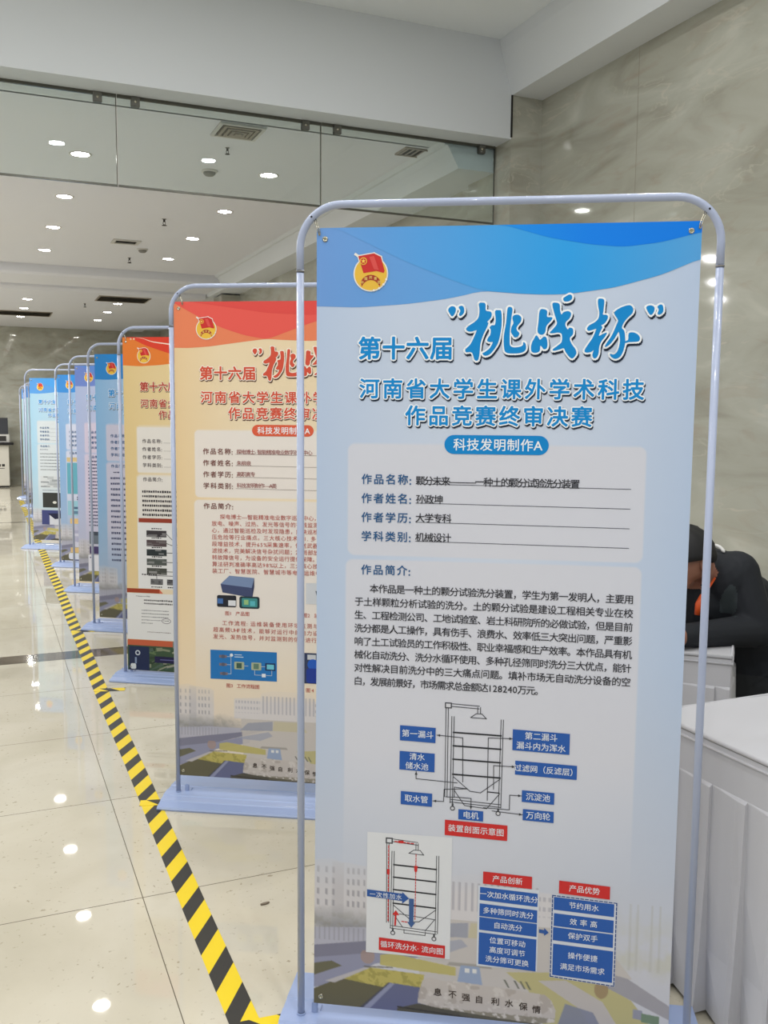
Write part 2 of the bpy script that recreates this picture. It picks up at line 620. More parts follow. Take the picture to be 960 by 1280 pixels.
def tape_strip(name, lab, grp, mtx, length, phase, width, per=PER, slant=SLANT, blk=BLK, wob=0.0, thick=0.0007):
    """flat tape of slanted yellow and black stripes, local x across, local y along"""
    bm = bmesh.new()
    eps = 1e-5

    def clip_y(poly, lo, hi):
        for sgn, lim in ((1, lo), (-1, hi)):
            res = []
            for i in range(len(poly)):
                p, q = poly[i], poly[(i + 1) % len(poly)]
                a, c = sgn * (p[1] - lim), sgn * (q[1] - lim)
                if a >= 0:
                    res.append(p)
                if a * c < 0:
                    t = a / (a - c)
                    res.append((p[0] + t * (q[0] - p[0]), p[1] + t * (q[1] - p[1])))
            poly = res
            if len(poly) < 3:
                return []
        return poly

    def wx(x, y):
        return x + wob * (math.sin(y * 1.3) + 0.6 * math.sin(y * 3.1 + 1))
    k0 = int(-slant / per) - 2
    for k in range(k0, int(length / per) + 3):
        y0 = phase + k * per
        for (a, c, mi) in ((0, blk, 1), (blk, per, 0)):
            poly = clip_y([(0, y0 + a), (width, y0 + a + slant), (width, y0 + c + slant), (0, y0 + c)], 0, length)
            if not poly:
                continue
            top = [bm.verts.new((wx(x, y), y, thick)) for x, y in poly]
            bot = [bm.verts.new((wx(x, y), y, 0.00005)) for x, y in poly]
            f = bm.faces.new(top)
            f.material_index = mi
            for i in range(len(top)):
                j = (i + 1) % len(top)
                g = bm.faces.new((top[i], bot[i], bot[j], top[j]))
                g.material_index = mi
    o = link(name, bm, [tape_y, tape_k])
    o.matrix_world = mtx
    tag(o, lab, 'tape', grp)
    return o


tape_strip('hazard_tape', 'long yellow and black striped tape stuck to the floor along the row of banners', None,
           Matrix.Translation((TX0, 1.45, 0)), 14.5, 2.113 - 1.45 - PER * 4, TX1 - TX0, wob=0.003)


def cross_tape(x, y, ang, length, lab, phase=0.02, fold=True):
    tape_strip('hazard_tape', lab, 'short tapes crossing from the floor tape to the bases',
               Matrix.Translation((x, y, 0.0009)) @ Matrix.Rotation(ang, 4, 'Z'), length, phase, 0.05, 0.12, 0.05, 0.055)


cross_tape(0.475, 1.985, math.radians(-95), 0.23, 'short yellow and black tape running under the base of the nearest blue banner', 0.11)
cross_tape(0.478, 3.335, math.radians(-104), 0.17, 'short folded tape crossing to the base of the red banner')
cross_tape(0.478, 4.83, math.radians(-104), 0.15, 'short folded tape crossing to the base of the yellow banner')
cross_tape(0.478, 6.22, math.radians(-104), 0.15, 'short tape crossing to the base of the blue banner behind the yellow one')

bm = bmesh.new()
prism(bm, [(-0.0135, -0.004), (0.0, -0.0055), (0.0135, -0.001), (0.0135, 0.003), (-0.002, 0.0035), (-0.0135, 0.001)], 0.0002, 0.004, 'z')
o = link('paper_scrap', bm, mat('grey_scrap', (120, 108, 92), 0.8))
o.location = (0.697, 2.468, 0)
o.rotation_euler = (0, 0, 0.05)
tag(o, 'tiny dark scrap lying on the floor tile before the nearest banner', 'scrap')
# ------------------------------------------------------------------ glyphs for the printed lettering
GLY = {}


def prewarm(chars, off):
    todo = [c for c in dict.fromkeys(chars) if c.strip() and (c, off) not in GLY]
    objs = []
    for c in todo:
        cu = bpy.data.curves.new('g', 'FONT')
        cu.body = c
        cu.size = 1
        cu.offset = off
        cu.resolution_u = 2
        o = bpy.data.objects.new('g', cu)
        COL.objects.link(o)
        objs.append(o)
    dg = bpy.context.evaluated_depsgraph_get()
    for c, o in zip(todo, objs):
        m = o.evaluated_get(dg).to_mesh()
        n = len(m.vertices)
        co = np.empty(n * 3)
        m.vertices.foreach_get('co', co)
        fs = [tuple(p.vertices) for p in m.polygons]
        co = co.reshape(-1, 3)[:, :2] if n else np.zeros((0, 2))
        GLY[(c, off)] = (co, fs)
        o.evaluated_get(dg).to_mesh_clear()
    for o in objs:
        cu = o.data
        bpy.data.objects.remove(o)
        bpy.data.curves.remove(cu)


def cw(ch):
    if ch in '，。、：；':
        return 1.0
    return 1.0 if ord(ch) > 0x2000 else (0.35 if ch in ' ' else 0.58)


FW, FH = 780.0, 1728.0        # printed fabric in millimetres


class Print:
    """collects flat ink shapes in fabric millimetres (U right, V down) on thin layers"""

    def __init__(s):
        s.v, s.f, s.c, s.n = [], [], [], 0
        s.heavy = 10
        s.tick = 0

    def add(s, pts, faces, col, layer):
        pts = np.asarray(pts, float)
        k = len(pts)
        if not k:
            return
        s.tick = (s.tick + 1) % 23      # overlapping strokes never share one plane
        s.v.append(np.column_stack([pts, np.full(k, layer * 0.3 + s.tick * 0.011)]))
        s.f += [tuple(i + s.n for i in f) for f in faces]
        c = lin(col)
        s.c.append(np.tile(c, (k, 1)))
        s.n += k

    def rect(s, u0, v0, u1, v1, col, layer=1):
        n = max(1, int(abs(u1 - u0) / 45))
        us = np.linspace(u0, u1, n + 1)
        pts = [(u, v0) for u in us] + [(u, v1) for u in us]
        s.add(pts, [(i, i + n + 1, i + n + 2, i + 1) for i in range(n)], col, layer)

    def quad(s, pts, col, layer=1):
        s.add(pts, [tuple(range(len(pts)))], col, layer)

    def poly(s, pts, col, layer=1):
        from mathutils.geometry import tessellate_polygon
        tri = tessellate_polygon([[Vector((p[0], p[1], 0)) for p in pts]])
        s.add(pts, [tuple(t) for t in tri], col, layer)

    def line(s, pts, wd, col, layer=2):
        for (a, c) in zip(pts, pts[1:]):
            a, c = np.array(a, float), np.array(c, float)
            d = c - a
            L = math.hypot(*d)
            if L < 1e-6:
                continue
            n = np.array([-d[1], d[0]]) / L * wd / 2
            e = d / L * wd / 2
            k = max(1, int(abs(d[0]) / 45))
            P, Fc = [], []
            for i in range(k + 1):
                q = (a - e) + (d + 2 * e) * i / k
                P += [q + n, q - n]
            s.add(P, [(2 * i, 2 * i + 1, 2 * i + 3, 2 * i + 2) for i in range(k)], col, layer)

    def dash(s, a, c, wd, col, on=7, offl=5, layer=2):
        a, c = np.array(a, float), np.array(c, float)
        L = math.hypot(*(c - a))
        d = (c - a) / L
        t = 0
        while t < L:
            s.line([a + d * t, a + d * min(L, t + on)], wd, col, layer)
            t += on + offl

    def gstrip(s, us, top, bot, stops, layer=1):
        """as strip, with the ink blending along U through stops [(u, rgb)]"""
        k = 5
        pts, cols = [], []
        for j in range(k + 1):
            for u in us:
                pts.append((u, top(u) + (bot(u) - top(u)) * j / k))
                cols.append(lin([np.interp(u, [q[0] for q in stops], [q[1][c] for q in stops]) for c in range(3)]))
        n = len(us)
        s.add(pts, [(j * n + i, (j + 1) * n + i, (j + 1) * n + i + 1, j * n + i + 1) for j in range(k) for i in range(n - 1)], (0, 0, 0), layer)
        s.c[-1] = np.array(cols)

    def strip(s, us, top, bot, col, layer=1):
        """region between two curves top(u) and bot(u)"""
        pts = [(u, top(u)) for u in us] + [(u, bot(u)) for u in us]
        n = len(us)
        s.add(pts, [(i, i + n, i + n + 1, i + 1) for i in range(n - 1)], col, layer)

    def disc(s, u, v, r, col, layer=1, n=28, a0=0, a1=2 * PI, ry=None):
        ry = ry or r
        pts = [(u, v)] + [(u + r * math.cos(a0 + (a1 - a0) * k / n), v + ry * math.sin(a0 + (a1 - a0) * k / n)) for k in range(n + 1)]
        s.add(pts, [(0, k, k + 1) for k in range(1, n + 1)], col, layer)

    def rrect(s, u0, v0, u1, v1, r, col, layer=1):
        s.rect(u0 + r, v0, u1 - r, v1, col, layer)
        s.rect(u0, v0 + r, u0 + r, v1 - r, col, layer)
        s.rect(u1 - r, v0 + r, u1, v1 - r, col, layer)
        for (u, v, a) in ((u0 + r, v0 + r, PI), (u1 - r, v0 + r, 1.5 * PI), (u1 - r, v1 - r, 0), (u0 + r, v1 - r, .5 * PI)):
            s.disc(u, v, r, col, layer, 8, a, a + PI / 2)

    def text(s, st, u0, u1, vc, size, col, off=0.0, layer=3, du=0, dv=0, slope=0.0):
        """characters spread evenly from u0 to u1 (None: natural width), centred on vc"""
        W = sum(cw(c) for c in st)
        pitch = size if u1 is None else (u1 - u0) / W
        prewarm(st, 0)
        # heavier strokes: the same glyph laid down again at small offsets all round
        R_ = off * size
        rings = [(0.0, 0.0)]
        if off > 0:
            k = s.heavy if off > 0.02 else 4
            rings = [(R_ * math.cos(2 * PI * (i + .5) / k), R_ * math.sin(2 * PI * (i + .5) / k)) for i in range(k)]
            if off > 0.06:
                rings += [(0.5 * a_, 0.5 * b_) for a_, b_ in rings[::2]] + [(0.0, 0.0)]
        x = u0
        for ch in st:
            a = cw(ch) * pitch
            g = GLY.get((ch, 0))
            if g is not None and len(g[0]):
                co, fs = g
                gw = 0.5 if cw(ch) == 1.0 else 0.29
                pts = np.column_stack([x + a / 2 + (co[:, 0] - gw) * size + du, vc - (co[:, 1] - 0.37) * size + dv + slope * (x - u0)])
                for ox, oy in rings:
                    s.add(pts + np.array([[ox, oy]]), fs, col, layer)
            x += a

    def title(s, st, u0, u1, vc, size, col, white, shadow, off=0.030, out=0.095, layer=3):
        s.text(st, u0, u1, vc, size, shadow, out, layer, 1.6, 3.4)
        s.text(st, u0, u1, vc, size, white, out, layer + 1)
        s.text(st, u0, u1, vc, size, col, off, layer + 2)

    def brush(s, polys, col, white, shadow, dz=(0, 0), k=1.0, layer=3):
        for P in polys:
            P = [np.array((p[0] * k + dz[0], p[1] * k + dz[1])) for p in P]
            n_ = len(P)
            S_ = []
            for i in range(n_):          # round the brush outline
                a_, b_, c_, d_ = P[i - 1], P[i], P[(i + 1) % n_], P[(i + 2) % n_]
                for t in (0.0, 0.34, 0.67):
                    S_.append(tuple(0.5 * (2 * b_ + (c_ - a_) * t + (2 * a_ - 5 * b_ + 4 * c_ - d_) * t * t + (3 * b_ - a_ - 3 * c_ + d_) * t ** 3)))
            P = S_
            for (wd, c, l, du, dv) in ((7.5, shadow, layer, 2.0, 4.4), (7.5, white, layer + 1, 0, 0)):
                Q = [(p[0] + du, p[1] + dv) for p in P]
                s.poly(Q, c, l)
                for a, b_ in zip(Q, Q[1:] + Q[:1]):
                    s.line([a, b_], wd, c, l)
                for q in Q:
                    s.disc(q[0], q[1], wd / 2, c, l, 8)
            s.poly(P, col, layer + 2)
            for a, b_ in zip(P, P[1:] + P[:1]):
                s.line([a, b_], 1.2, col, layer + 2)

    def background(s, fn, coarse=False):
        st = 6.0 if coarse else 2.1
        us = np.linspace(0, FW, int(FW / st) + 1)
        vs = np.concatenate([np.linspace(0, 420, 16)[:-1], np.linspace(420, 720, int(300 / st / 1.5))[:-1], np.linspace(720, 1330, 24)[:-1],
                             np.linspace(1330, FH, int((FH - 1330) / (st * 0.85)))])
        U, Vv = np.meshgrid(us, vs)
        u, v = U.ravel(), Vv.ravel()
        q = st * 0.27
        c = sum(fn(u + a_, v + b_) for a_, b_ in ((-q, -q), (q, -q), (-q, q), (q, q))) / 4
        nu, nv = len(us), len(vs)
        base = s.n
        s.v.append(np.column_stack([u, v, np.zeros_like(u)]))
        i = np.arange(nv - 1)[:, None] * nu + np.arange(nu - 1)[None, :]
        i = i.ravel() + base
        s.f += list(map(tuple, np.column_stack([i, i + nu, i + nu + 1, i + 1]).tolist()))
        s.c.append(lin(np.clip(c, 0, 255)))
        s.n += len(u)

    def build(s, name, parent, u_off, z_top, sc):
        P = np.concatenate(s.v)
        C_ = np.concatenate(s.c)
        bow = 2.5 * np.sin(PI * P[:, 0] / FW)
        # lower edge hangs a little low on the right and the free bottom corner curls
        low = np.clip((P[:, 1] - 900) / 800, 0, 1)
        V = P[:, 1] + low * 7.0 * (P[:, 0] - 80) / 700
        X = u_off + (P[:, 0] - low * 6 * (1 - P[:, 0] / FW)) / 1000.0
        co = np.column_stack([X, (bow - P[:, 2] - 2) / 1000.0, z_top - V / 1000.0 * sc])
        me = bpy.data.meshes.new(name)
        n = len(co)
        # back sheet and rim, so that the fabric has its own thickness
        nb = 24
        ub, bv = np.meshgrid(np.linspace(0, FW, nb + 1), np.array([0, 900, 1300, FH]))
        ub, bv = ub.ravel(), bv.ravel()
        lo = np.clip((bv - 900) / 800, 0, 1)
        cb = np.column_stack([u_off + (ub - lo * 6 * (1 - ub / FW)) / 1000, (2.5 * np.sin(PI * ub / FW) - 2 + 1.2) / 1000,
                              z_top - (bv + lo * 7 * (ub - 80) / 700) / 1000 * sc])
        fb = []
        for r in range(3):
            for k in range(nb):
                a = n + r * (nb + 1) + k
                fb.append((a, a + 1, a + nb + 2, a + nb + 1))
        me.from_pydata(np.vstack([co, cb]).tolist(), [], s.f + fb)
        at = me.color_attributes.new('ink', 'FLOAT_COLOR', 'POINT')
        buf = np.ones((n + len(cb), 4))
        buf[:n, :3] = C_
        buf[n:, :3] = lin((214, 215, 220))
        at.data.foreach_set('color', buf.ravel())
        me.materials.append(printed)
        me.update()
        o = bpy.data.objects.new(name, me)
        COL.objects.link(o)
        o.parent = parent
        return o


def pip(u, v, poly):
    """points in polygon, vectorised"""
    r = np.zeros(len(u), bool)
    n = len(poly)
    for i in range(n):
        x0, y0 = poly[i]
        x1, y1 = poly[(i + 1) % n]
        if y0 == y1:
            continue
        c = ((y0 > v) != (y1 > v)) & (u < (x1 - x0) * (v - y0) / (y1 - y0) + x0)
        r ^= c
    return r


def sdbox(u, v, u0, v0, u1, v1, r):
    qx = np.abs(u - (u0 + u1) / 2) - (u1 - u0) / 2 + r
    qy = np.abs(v - (v0 + v1) / 2) - (v1 - v0) / 2 + r
    return np.hypot(np.maximum(qx, 0), np.maximum(qy, 0)) + np.minimum(np.maximum(qx, qy), 0) - r


def vnoise(u, v, s, seed=0):
    """smooth value noise"""
    x, y = u / s, v / s
    xi, yi = np.floor(x).astype(int), np.floor(y).astype(int)
    xf, yf = x - xi, y - yi
    xf, yf = xf * xf * (3 - 2 * xf), yf * yf * (3 - 2 * yf)

    def h(a, c):
        n = (a * 374761393 + c * 668265263 + seed * 1442695041) & 0xffffffff
        n = ((n ^ (n >> 13)) * 1274126177) & 0xffffffff
        return ((n ^ (n >> 16)) & 0xffff) / 65535.0
    return (h(xi, yi) * (1 - xf) + h(xi + 1, yi) * xf) * (1 - yf) + (h(xi, yi + 1) * (1 - xf) + h(xi + 1, yi + 1) * xf) * yf


def fbm(u, v, s, seed=0):
    return 0.5 * vnoise(u, v, s, seed) + 0.3 * vnoise(u, v, s / 2.1, seed + 1) + 0.2 * vnoise(u, v, s / 4.3, seed + 2)


def campus(u, v, base, tint=(1, 1, 1), fade=1.0):
    """the faded campus view printed along the foot of every banner: hall, trees, roads, lawns, inscribed stone"""
    c = base.copy()

    def put(mask, col, a=1.0):
        a = (mask * a)[:, None] if np.ndim(a) == 0 else (mask * a)[:, None]
        c[:] = c * (1 - a) + np.array(col, float) * np.array(tint) * a

    def pl(pts, col, a=1.0):
        put(pip(u, v, pts).astype(float), col, a)
    nz = fbm(u, v, 40, 3)
    n2 = fbm(u, v, 12, 9)
    sky = np.clip((v - 1370) / 200, 0, 1)
    put(sky, (206, 202, 206), 0.5)
    # left hall
    f = np.clip((v - 1345) / 110, 0.12, 1)
    pl([(-5, 1385), (35, 1378), (60, 1385), (118, 1392), (130, 1400), (130, 1545), (-5, 1560)], (208, 204, 206), f * 0.85)
    pl([(40, 1385), (66, 1388), (66, 1550), (40, 1550)], (186, 183, 188), f * 0.6)
    for vv in (1398, 1424, 1450, 1476):
        for uu in (5, 24, 40, 74, 85, 97, 110):
            pl([(uu, vv), (uu + 5, vv + 1), (uu + 5, vv + 15), (uu, vv + 14)], (150, 148, 156), f * 0.75)
    # middle hall with columns
    f2 = np.clip((v - 1395) / 45, 0.2, 1)
    pl([(205, 1425), (300, 1418), (305, 1400), (345, 1392), (450, 1392), (490, 1400), (492, 1420), (600, 1428), (600, 1500), (205, 1500)], (214, 210, 212), f2 * 0.9)
    col_ = (np.mod(u, 14) < 5) & (v > 1412) & (v < 1478) & (u > 300) & (u < 495)
    put(col_.astype(float), (168, 166, 176), 0.7)
    win = (np.mod(u, 11) < 6) & (np.mod(v - 1432, 22) < 10) & (v > 1430) & (v < 1478) & (((u > 210) & (u < 298)) | ((u > 497) & (u < 596)))
    put(win.astype(float), (172, 170, 180), 0.7)
    # right trees, very faint
    right = np.clip((u - 600) / 60, 0, 1) * np.clip((v - 1440) / 100, 0, 1) * np.clip((1610 - v) / 40, 0, 1)
    put(right, (196, 196, 186), right * 0.0 + 0.75 * np.clip((nz - 0.32) * 3, 0, 1))
    for uu in (655, 690, 705, 735, 752):
        pl([(uu, 1430), (uu + 4, 1430), (uu + 5, 1580), (uu - 1, 1580)], (176, 176, 170), 0.35)
    # dark band of trees on the left
    trees = np.clip((v - 1475 - 30 * nz) / 45, 0, 1) * np.clip((1560 - v + (u - 60) * 0.1) / 20, 0, 1) * np.clip((280 - u) / 110, 0, 1)
    put(trees, (132, 133, 138), np.clip(0.35 + nz * 0.9, 0, 1) * 0.9)
    put(trees, (150, 148, 140), 0.5 * (n2 > 0.55))
    # fences and pale ground
    pl([(-5, 1545), (120, 1535), (230, 1535), (230, 1560), (120, 1575), (-5, 1590)], (176, 176, 192), 0.9)
    put(((np.mod(u, 11) < 3) & (v > 1540) & (v < 1572) & (u < 150)).astype(float), (140, 140, 150), 0.5)
    pl([(-5, 1588), (118, 1568), (250, 1548), (300, 1530), (320, 1540), (150, 1592), (-5, 1618)], (128, 128, 148))
    pl([(-5, 1618), (150, 1592), (262, 1560), (262, 1590), (140, 1620), (40, 1680), (-5, 1690)], (146, 148, 172))
    pl([(-5, 1632), (40, 1622), (64, 1632), (-5, 1662)], (108, 106, 88))
    pl([(-5, 1695), (40, 1672), (64, 1662), (170, 1668), (100, 1740), (-5, 1740)], (102, 98, 78))
    # plaza beyond
    pl([(230, 1500), (620, 1500), (700, 1600), (560, 1660), (240, 1660)], (196, 190, 186), 0.9)
    pl([(255, 1515), (345, 1505), (345, 1540), (225, 1545)], (150, 154, 170), 0.8)
    pl([(350, 1505), (450, 1505), (470, 1540), (345, 1540)], (196, 188, 158), 0.8)
    pl([(205, 1575), (330, 1545), (345, 1560), (300, 1580)], (150, 156, 178), 0.6)
    # lawns
    yel = (188, 176, 102)
    pl([(150, 1598), (178, 1592), (320, 1612), (320, 1632), (230, 1628), (150, 1622)], (188, 178, 112), 0.95)
    pl([(60, 1662), (124, 1630), (250, 1636), (246, 1668), (170, 1676)], yel)
    put(pip(u, v, [(60, 1662), (124, 1630), (250, 1636), (246, 1668), (170, 1676)]) & (n2 > 0.56), (150, 142, 78), 0.6)
    pl([(25, 1672), (118, 1630), (128, 1631), (48, 1674)], (186, 182, 186))
    pl([(110, 1628), (178, 1624), (180, 1627), (118, 1631)], (96, 92, 84), 0.7)
    pl([(96, 1740), (170, 1662), (250, 1668), (330, 1700), (330, 1740)], (104, 108, 140))
    pl([(96, 1740), (170, 1662), (184, 1664), (118, 1740)], (146, 150, 176))
    pl([(170, 1662), (174, 1662), (102, 1740), (94, 1740)], (66, 66, 78), 0.8)
    put(((u < 160) & (v > 1590) & (v < 1640) & (np.hypot((u - 122) / 16, (v - 1604) / 18) < 1)).astype(float), (168, 142, 132), 0.7)
    # right side lawns and roads
    pl([(430, 1612), (560, 1600), (640, 1620), (700, 1650), (740, 1700), (780, 1740), (520, 1740), (480, 1650)], (188, 180, 130), 0.95)
    pl([(500, 1625), (560, 1618), (640, 1660), (690, 1740), (630, 1740), (590, 1680)], (192, 186, 186), 0.95)
    pl([(640, 1590), (690, 1600), (790, 1660), (790, 1690), (640, 1622)], (160, 158, 166), 0.95)
    pl([(560, 1672), (620, 1686), (650, 1740), (540, 1740)], (134, 138, 158), 0.9)
    pl([(704, 1668), (724, 1670), (724, 1692), (704, 1690)], (150, 152, 168))
    pl([(722, 1676), (760, 1680), (760, 1700), (722, 1696)], (118, 140, 120))
    put((np.hypot((u - 636) / 15, (v - 1632) / 20) < 1).astype(float), (156, 134, 104), 0.85)
    for uu in (425, 447, 460, 472):
        pl([(uu, 1630), (uu + 4, 1630), (uu + 14, 1648), (uu + 10, 1648)], (96, 98, 88), 0.85)
    # gate-like blue monument
    pl([(305, 1600), (395, 1600), (400, 1608), (300, 1608)], (150, 146, 140), 0.7)
    pl([(330, 1606), (372, 1606), (380, 1655), (322, 1655)], (150, 166, 196), 0.95)
    pl([(340, 1612), (350, 1612), (350, 1622), (340, 1622)], (222, 222, 220))
    pl([(356, 1612), (366, 1612), (366, 1622), (356, 1622)], (222, 222, 220))
    # foot strip and inscribed stone
    pl([(190, 1722), (236, 1706), (540, 1728), (540, 1740), (190, 1740)], (84, 80, 66), 0.9)
    pl([(190, 1716), (540, 1738), (540, 1742), (190, 1720)], (60, 58, 54), 0.9)
    stone = pip(u, v, [(236, 1704), (238, 1680), (246, 1650), (262, 1640), (290, 1647), (330, 1645), (380, 1648), (430, 1650), (480, 1654), (515, 1656), (530, 1668), (540, 1690), (538, 1718), (500, 1726), (420, 1722), (340, 1716), (280, 1712)])
    put(stone.astype(float), (196, 188, 182))
    put(stone & (nz > 0.58), (170, 160, 152), 0.6)
    put(stone & (n2 < 0.36), (212, 206, 200), 0.7)
    put(stone & (v > 1706 + 8 * n2) & (n2 > 0.4), (128, 122, 104), 0.7)
    a = (np.clip((v - 1335) / 60, 0, 1) * fade)[:, None]
    return base * (1 - a) + c * a


def emblem(p, u, v, r, l=2):
    """round yellow badge with a red flag and star, and a red ribbon"""
    W, Yl, Rd = (240, 236, 226), (236, 190, 70), (206, 52, 48)
    p.disc(u, v + 2, r + 2.6, W, l, 36)
    fl = [(u - r * .78, v - r * 1.0), (u - r * .2, v - r * 1.1), (u + r * .2, v - r * 1.16), (u + r * .62, v - r * .95), (u + r * .86, v - r * .1), (u + r * .8, v + r * .02),
          (u + r * .35, v - r * .10), (u - r * .45, v + r * .02)]
    for a, b_ in zip(fl, fl[1:] + fl[:1]):
        p.line([a, b_], 4.5, W, l)
    p.line([(u - r * .8, v - r * 1.02), (u - r * .95, v - r * 1.12)], 5.0, W, l)
    p.disc(u, v + 2, r, Yl, l + 1, 36)
    # scalloped lower right rim of the badge
    for k in range(4):
        an = 0.35 + k * 0.34
        p.disc(u + (r + 1) * math.cos(an), v + 2 + (r + 1) * math.sin(an), r * .07, W, l + 2, 10)
    p.poly(fl, Rd, l + 2)
    p.poly([(u - r * .1, v - r * .95), (u + r * .2, v - r * 1.0), (u + r * .5, v - r * .15), (u + r * .2, v - r * .2)], (222, 84, 78), l + 3)
    su, sv = u - r * .46, v - r * .70
    p.disc(su, sv, r * .23, Yl, l + 3, 18)
    p.disc(su, sv, r * .17, Rd, l + 4, 18)
    st = []
    for k in range(10):
        rr_ = r * (.15 if k % 2 == 0 else .06)
        st.append((su + rr_ * math.sin(k * PI / 5), sv - rr_ * math.cos(k * PI / 5)))
    p.poly(st, (246, 214, 90), l + 5)
    rb = [(u + r * .68 * math.cos(a), v + r * .84 - r * .72 * math.sin(a)) for a in np.linspace(PI * 0.86, PI * 0.14, 9)] + \
         [(u + r * .62 * math.cos(a), v + r * 1.16 - r * .72 * math.sin(a)) for a in np.linspace(PI * 0.14, PI * 0.86, 9)]
    p.poly(rb, (168, 58, 44), l + 2)
    for k, ch in enumerate('中国共青团'):
        an = PI * (0.80 - k * 0.15)
        p.text(ch, u + r * .65 * math.cos(an) - r * .1, None, v + r * 1.0 - r * .72 * math.sin(an), r * .2, (246, 214, 120), 0.02, l + 3)


CALLI=[
 [(342.0,158.3),(348.4,156.6),(354.1,159.2),(355.1,172.4),(364.2,174.5),(367.3,178.8),(365.7,186.5),(358.2,195.3),(360.8,197.9),(357.1,208.1),(350.9,220.8),(346.0,236.1),(344.5,248.9),(343.2,264.3),(340.3,273.3),(334.5,272.0),(330.2,259.2),(324.4,256.1),(317.2,256.6),(315.3,251.5),(325.4,241.2),(332.9,225.9),(337.9,213.1),(335.3,211.8),(326.3,214.3),(319.8,213.5),(316.3,209.2),(322.2,202.8),(333.7,195.2),(341.3,186.3),(343.1,172.3)],
 [(375.2,173.8),(381.6,172.1),(386.7,174.6),(388.2,195.5),(386.8,213.3),(382.1,236.2),(373.4,251.5),(364.6,261.3),(355.6,263.8),(350.9,259.7),(355.5,257.2),(365.6,249.0),(371.8,236.2),(365.4,235.7),(360.2,233.6),(361.4,228.5),(366.4,220.8),(366.9,210.6),(364.8,206.8),(368.6,202.5),(375.0,201.8),(376.8,190.3)],
 [(401.1,167.1),(406.2,165.7),(409.6,170.2),(407.9,185.4),(405.4,210.8),(405.1,233.7),(406.6,243.9),(414.4,247.8),(427.2,246.5),(433.5,242.7),(434.1,237.6),(437.7,240.2),(439.0,249.1),(435.0,255.4),(424.9,258.7),(409.5,259.2),(399.2,257.2),(395.2,249.0),(394.0,226.0),(398.0,198.1),(399.6,177.8)],
 [(413.0,182.9),(421.9,181.7),(427.8,186.8),(427.3,194.4),(422.3,200.7),(418.6,207.1),(420.0,213.4),(424.5,218.5),(422.8,223.6),(416.5,226.6),(412.6,222.3),(408.6,215.9),(409.6,205.7),(413.3,198.1),(411.1,189.2)],
 [(466.1,173.2),(473.6,170.7),(480.1,174.5),(480.3,185.9),(490.5,187.2),(488.1,193.5),(479.5,203.5),(477.3,216.2),(472.4,221.2),(466.0,219.9),(462.6,213.6),(464.1,195.9)],
 [(456.1,230.0),(459.8,223.7),(463.7,227.5),(467.6,232.6),(475.1,226.3),(480.2,228.8),(482.5,241.5),(480.7,249.1),(475.7,250.4),(471.7,245.3),(467.9,244.0),(466.9,254.2),(459.3,258.0),(451.6,255.5),(450.1,246.5),(452.4,236.4)],
 [(491.3,160.2),(497.5,157.8),(504.7,160.8),(506.0,172.9),(509.5,181.7),(514.4,176.7),(523.2,175.0),(528.3,179.3),(526.0,188.1),(518.7,195.6),(517.6,203.2),(522.9,212.0),(526.6,208.3),(533.0,210.8),(533.2,220.9),(527.2,228.5),(530.0,238.6),(535.2,246.2),(539.1,251.3),(541.2,260.1),(534.6,269.0),(528.2,266.4),(520.4,256.3),(516.4,248.7),(507.6,251.2),(496.3,253.7),(495.0,251.2),(504.9,243.6),(512.2,236.0),(511.8,220.8),(504.2,217.0),(494.1,218.3),(487.7,217.5),(492.7,211.9),(501.2,200.6),(499.7,190.5),(495.5,177.9)],
 [(512.9,149.1),(517.3,145.4),(524.7,141.7),(529.3,144.2),(528.7,150.5),(522.6,154.2),(515.0,154.1)],
 [(582.5,152.2),(588.6,150.5),(593.7,153.5),(593.4,166.0),(592.7,176.0),(592.1,182.2),(600.9,183.6),(601.6,189.8),(596.4,198.6),(589.1,203.5),(591.7,207.3),(588.2,214.8),(585.2,224.9),(592.1,222.4),(600.8,218.6),(597.3,226.2),(590.1,236.2),(586.7,246.3),(585.8,258.9),(582.3,267.7),(577.3,269.0),(574.6,262.7),(576.8,252.6),(570.7,256.3),(561.9,257.6),(558.6,253.8),(564.0,243.7),(572.4,231.1),(578.3,218.6),(580.5,209.8),(571.9,212.2),(564.9,213.5),(562.3,209.7),(566.6,203.4),(577.6,197.2),(584.8,188.5),(585.7,176.0),(583.4,165.9)],
 [(615.6,177.4),(625.2,170.0),(637.4,165.1),(646.1,164.4),(651.2,170.2),(650.3,178.9),(640.7,188.8),(633.6,198.7),(630.3,208.7),(635.4,215.0),(637.6,228.8),(637.6,241.3),(634.3,256.4),(628.5,266.5),(619.9,270.3),(612.3,266.5),(609.6,261.4),(615.9,262.7),(622.0,258.9),(626.6,248.9),(628.6,233.8),(627.0,221.2),(624.3,216.2),(617.3,228.7),(607.7,241.3),(599.1,246.3),(602.6,238.7),(612.1,223.7),(620.2,203.7),(623.6,193.7),(618.3,184.9)],
 [(645.5,220.1),(654.1,218.3),(662.9,222.6),(666.8,228.9),(664.6,235.1),(654.7,236.4),(644.8,236.8),(639.9,238.3),(638.6,236.3),(644.7,232.6)],
 [(278.4,170.6),(282.7,164.3),(289.2,163.8),(293.1,168.2),(292.0,175.8),(286.9,182.7),(282.9,179.6)],
 [(300.1,164.9),(306.0,162.6),(309.9,167.0),(310.1,175.9),(303.7,182.3),(301.1,179.7),(303.6,172.1)],
 [(678.2,167.9),(685.5,164.7),(692.9,168.0),(692.5,176.7),(687.3,182.8),(681.7,176.6)],
 [(700.2,166.8),(706.2,163.1),(710.0,166.9),(710.4,176.8),(704.5,182.2),(700.8,180.4),(702.9,173.0)],
]


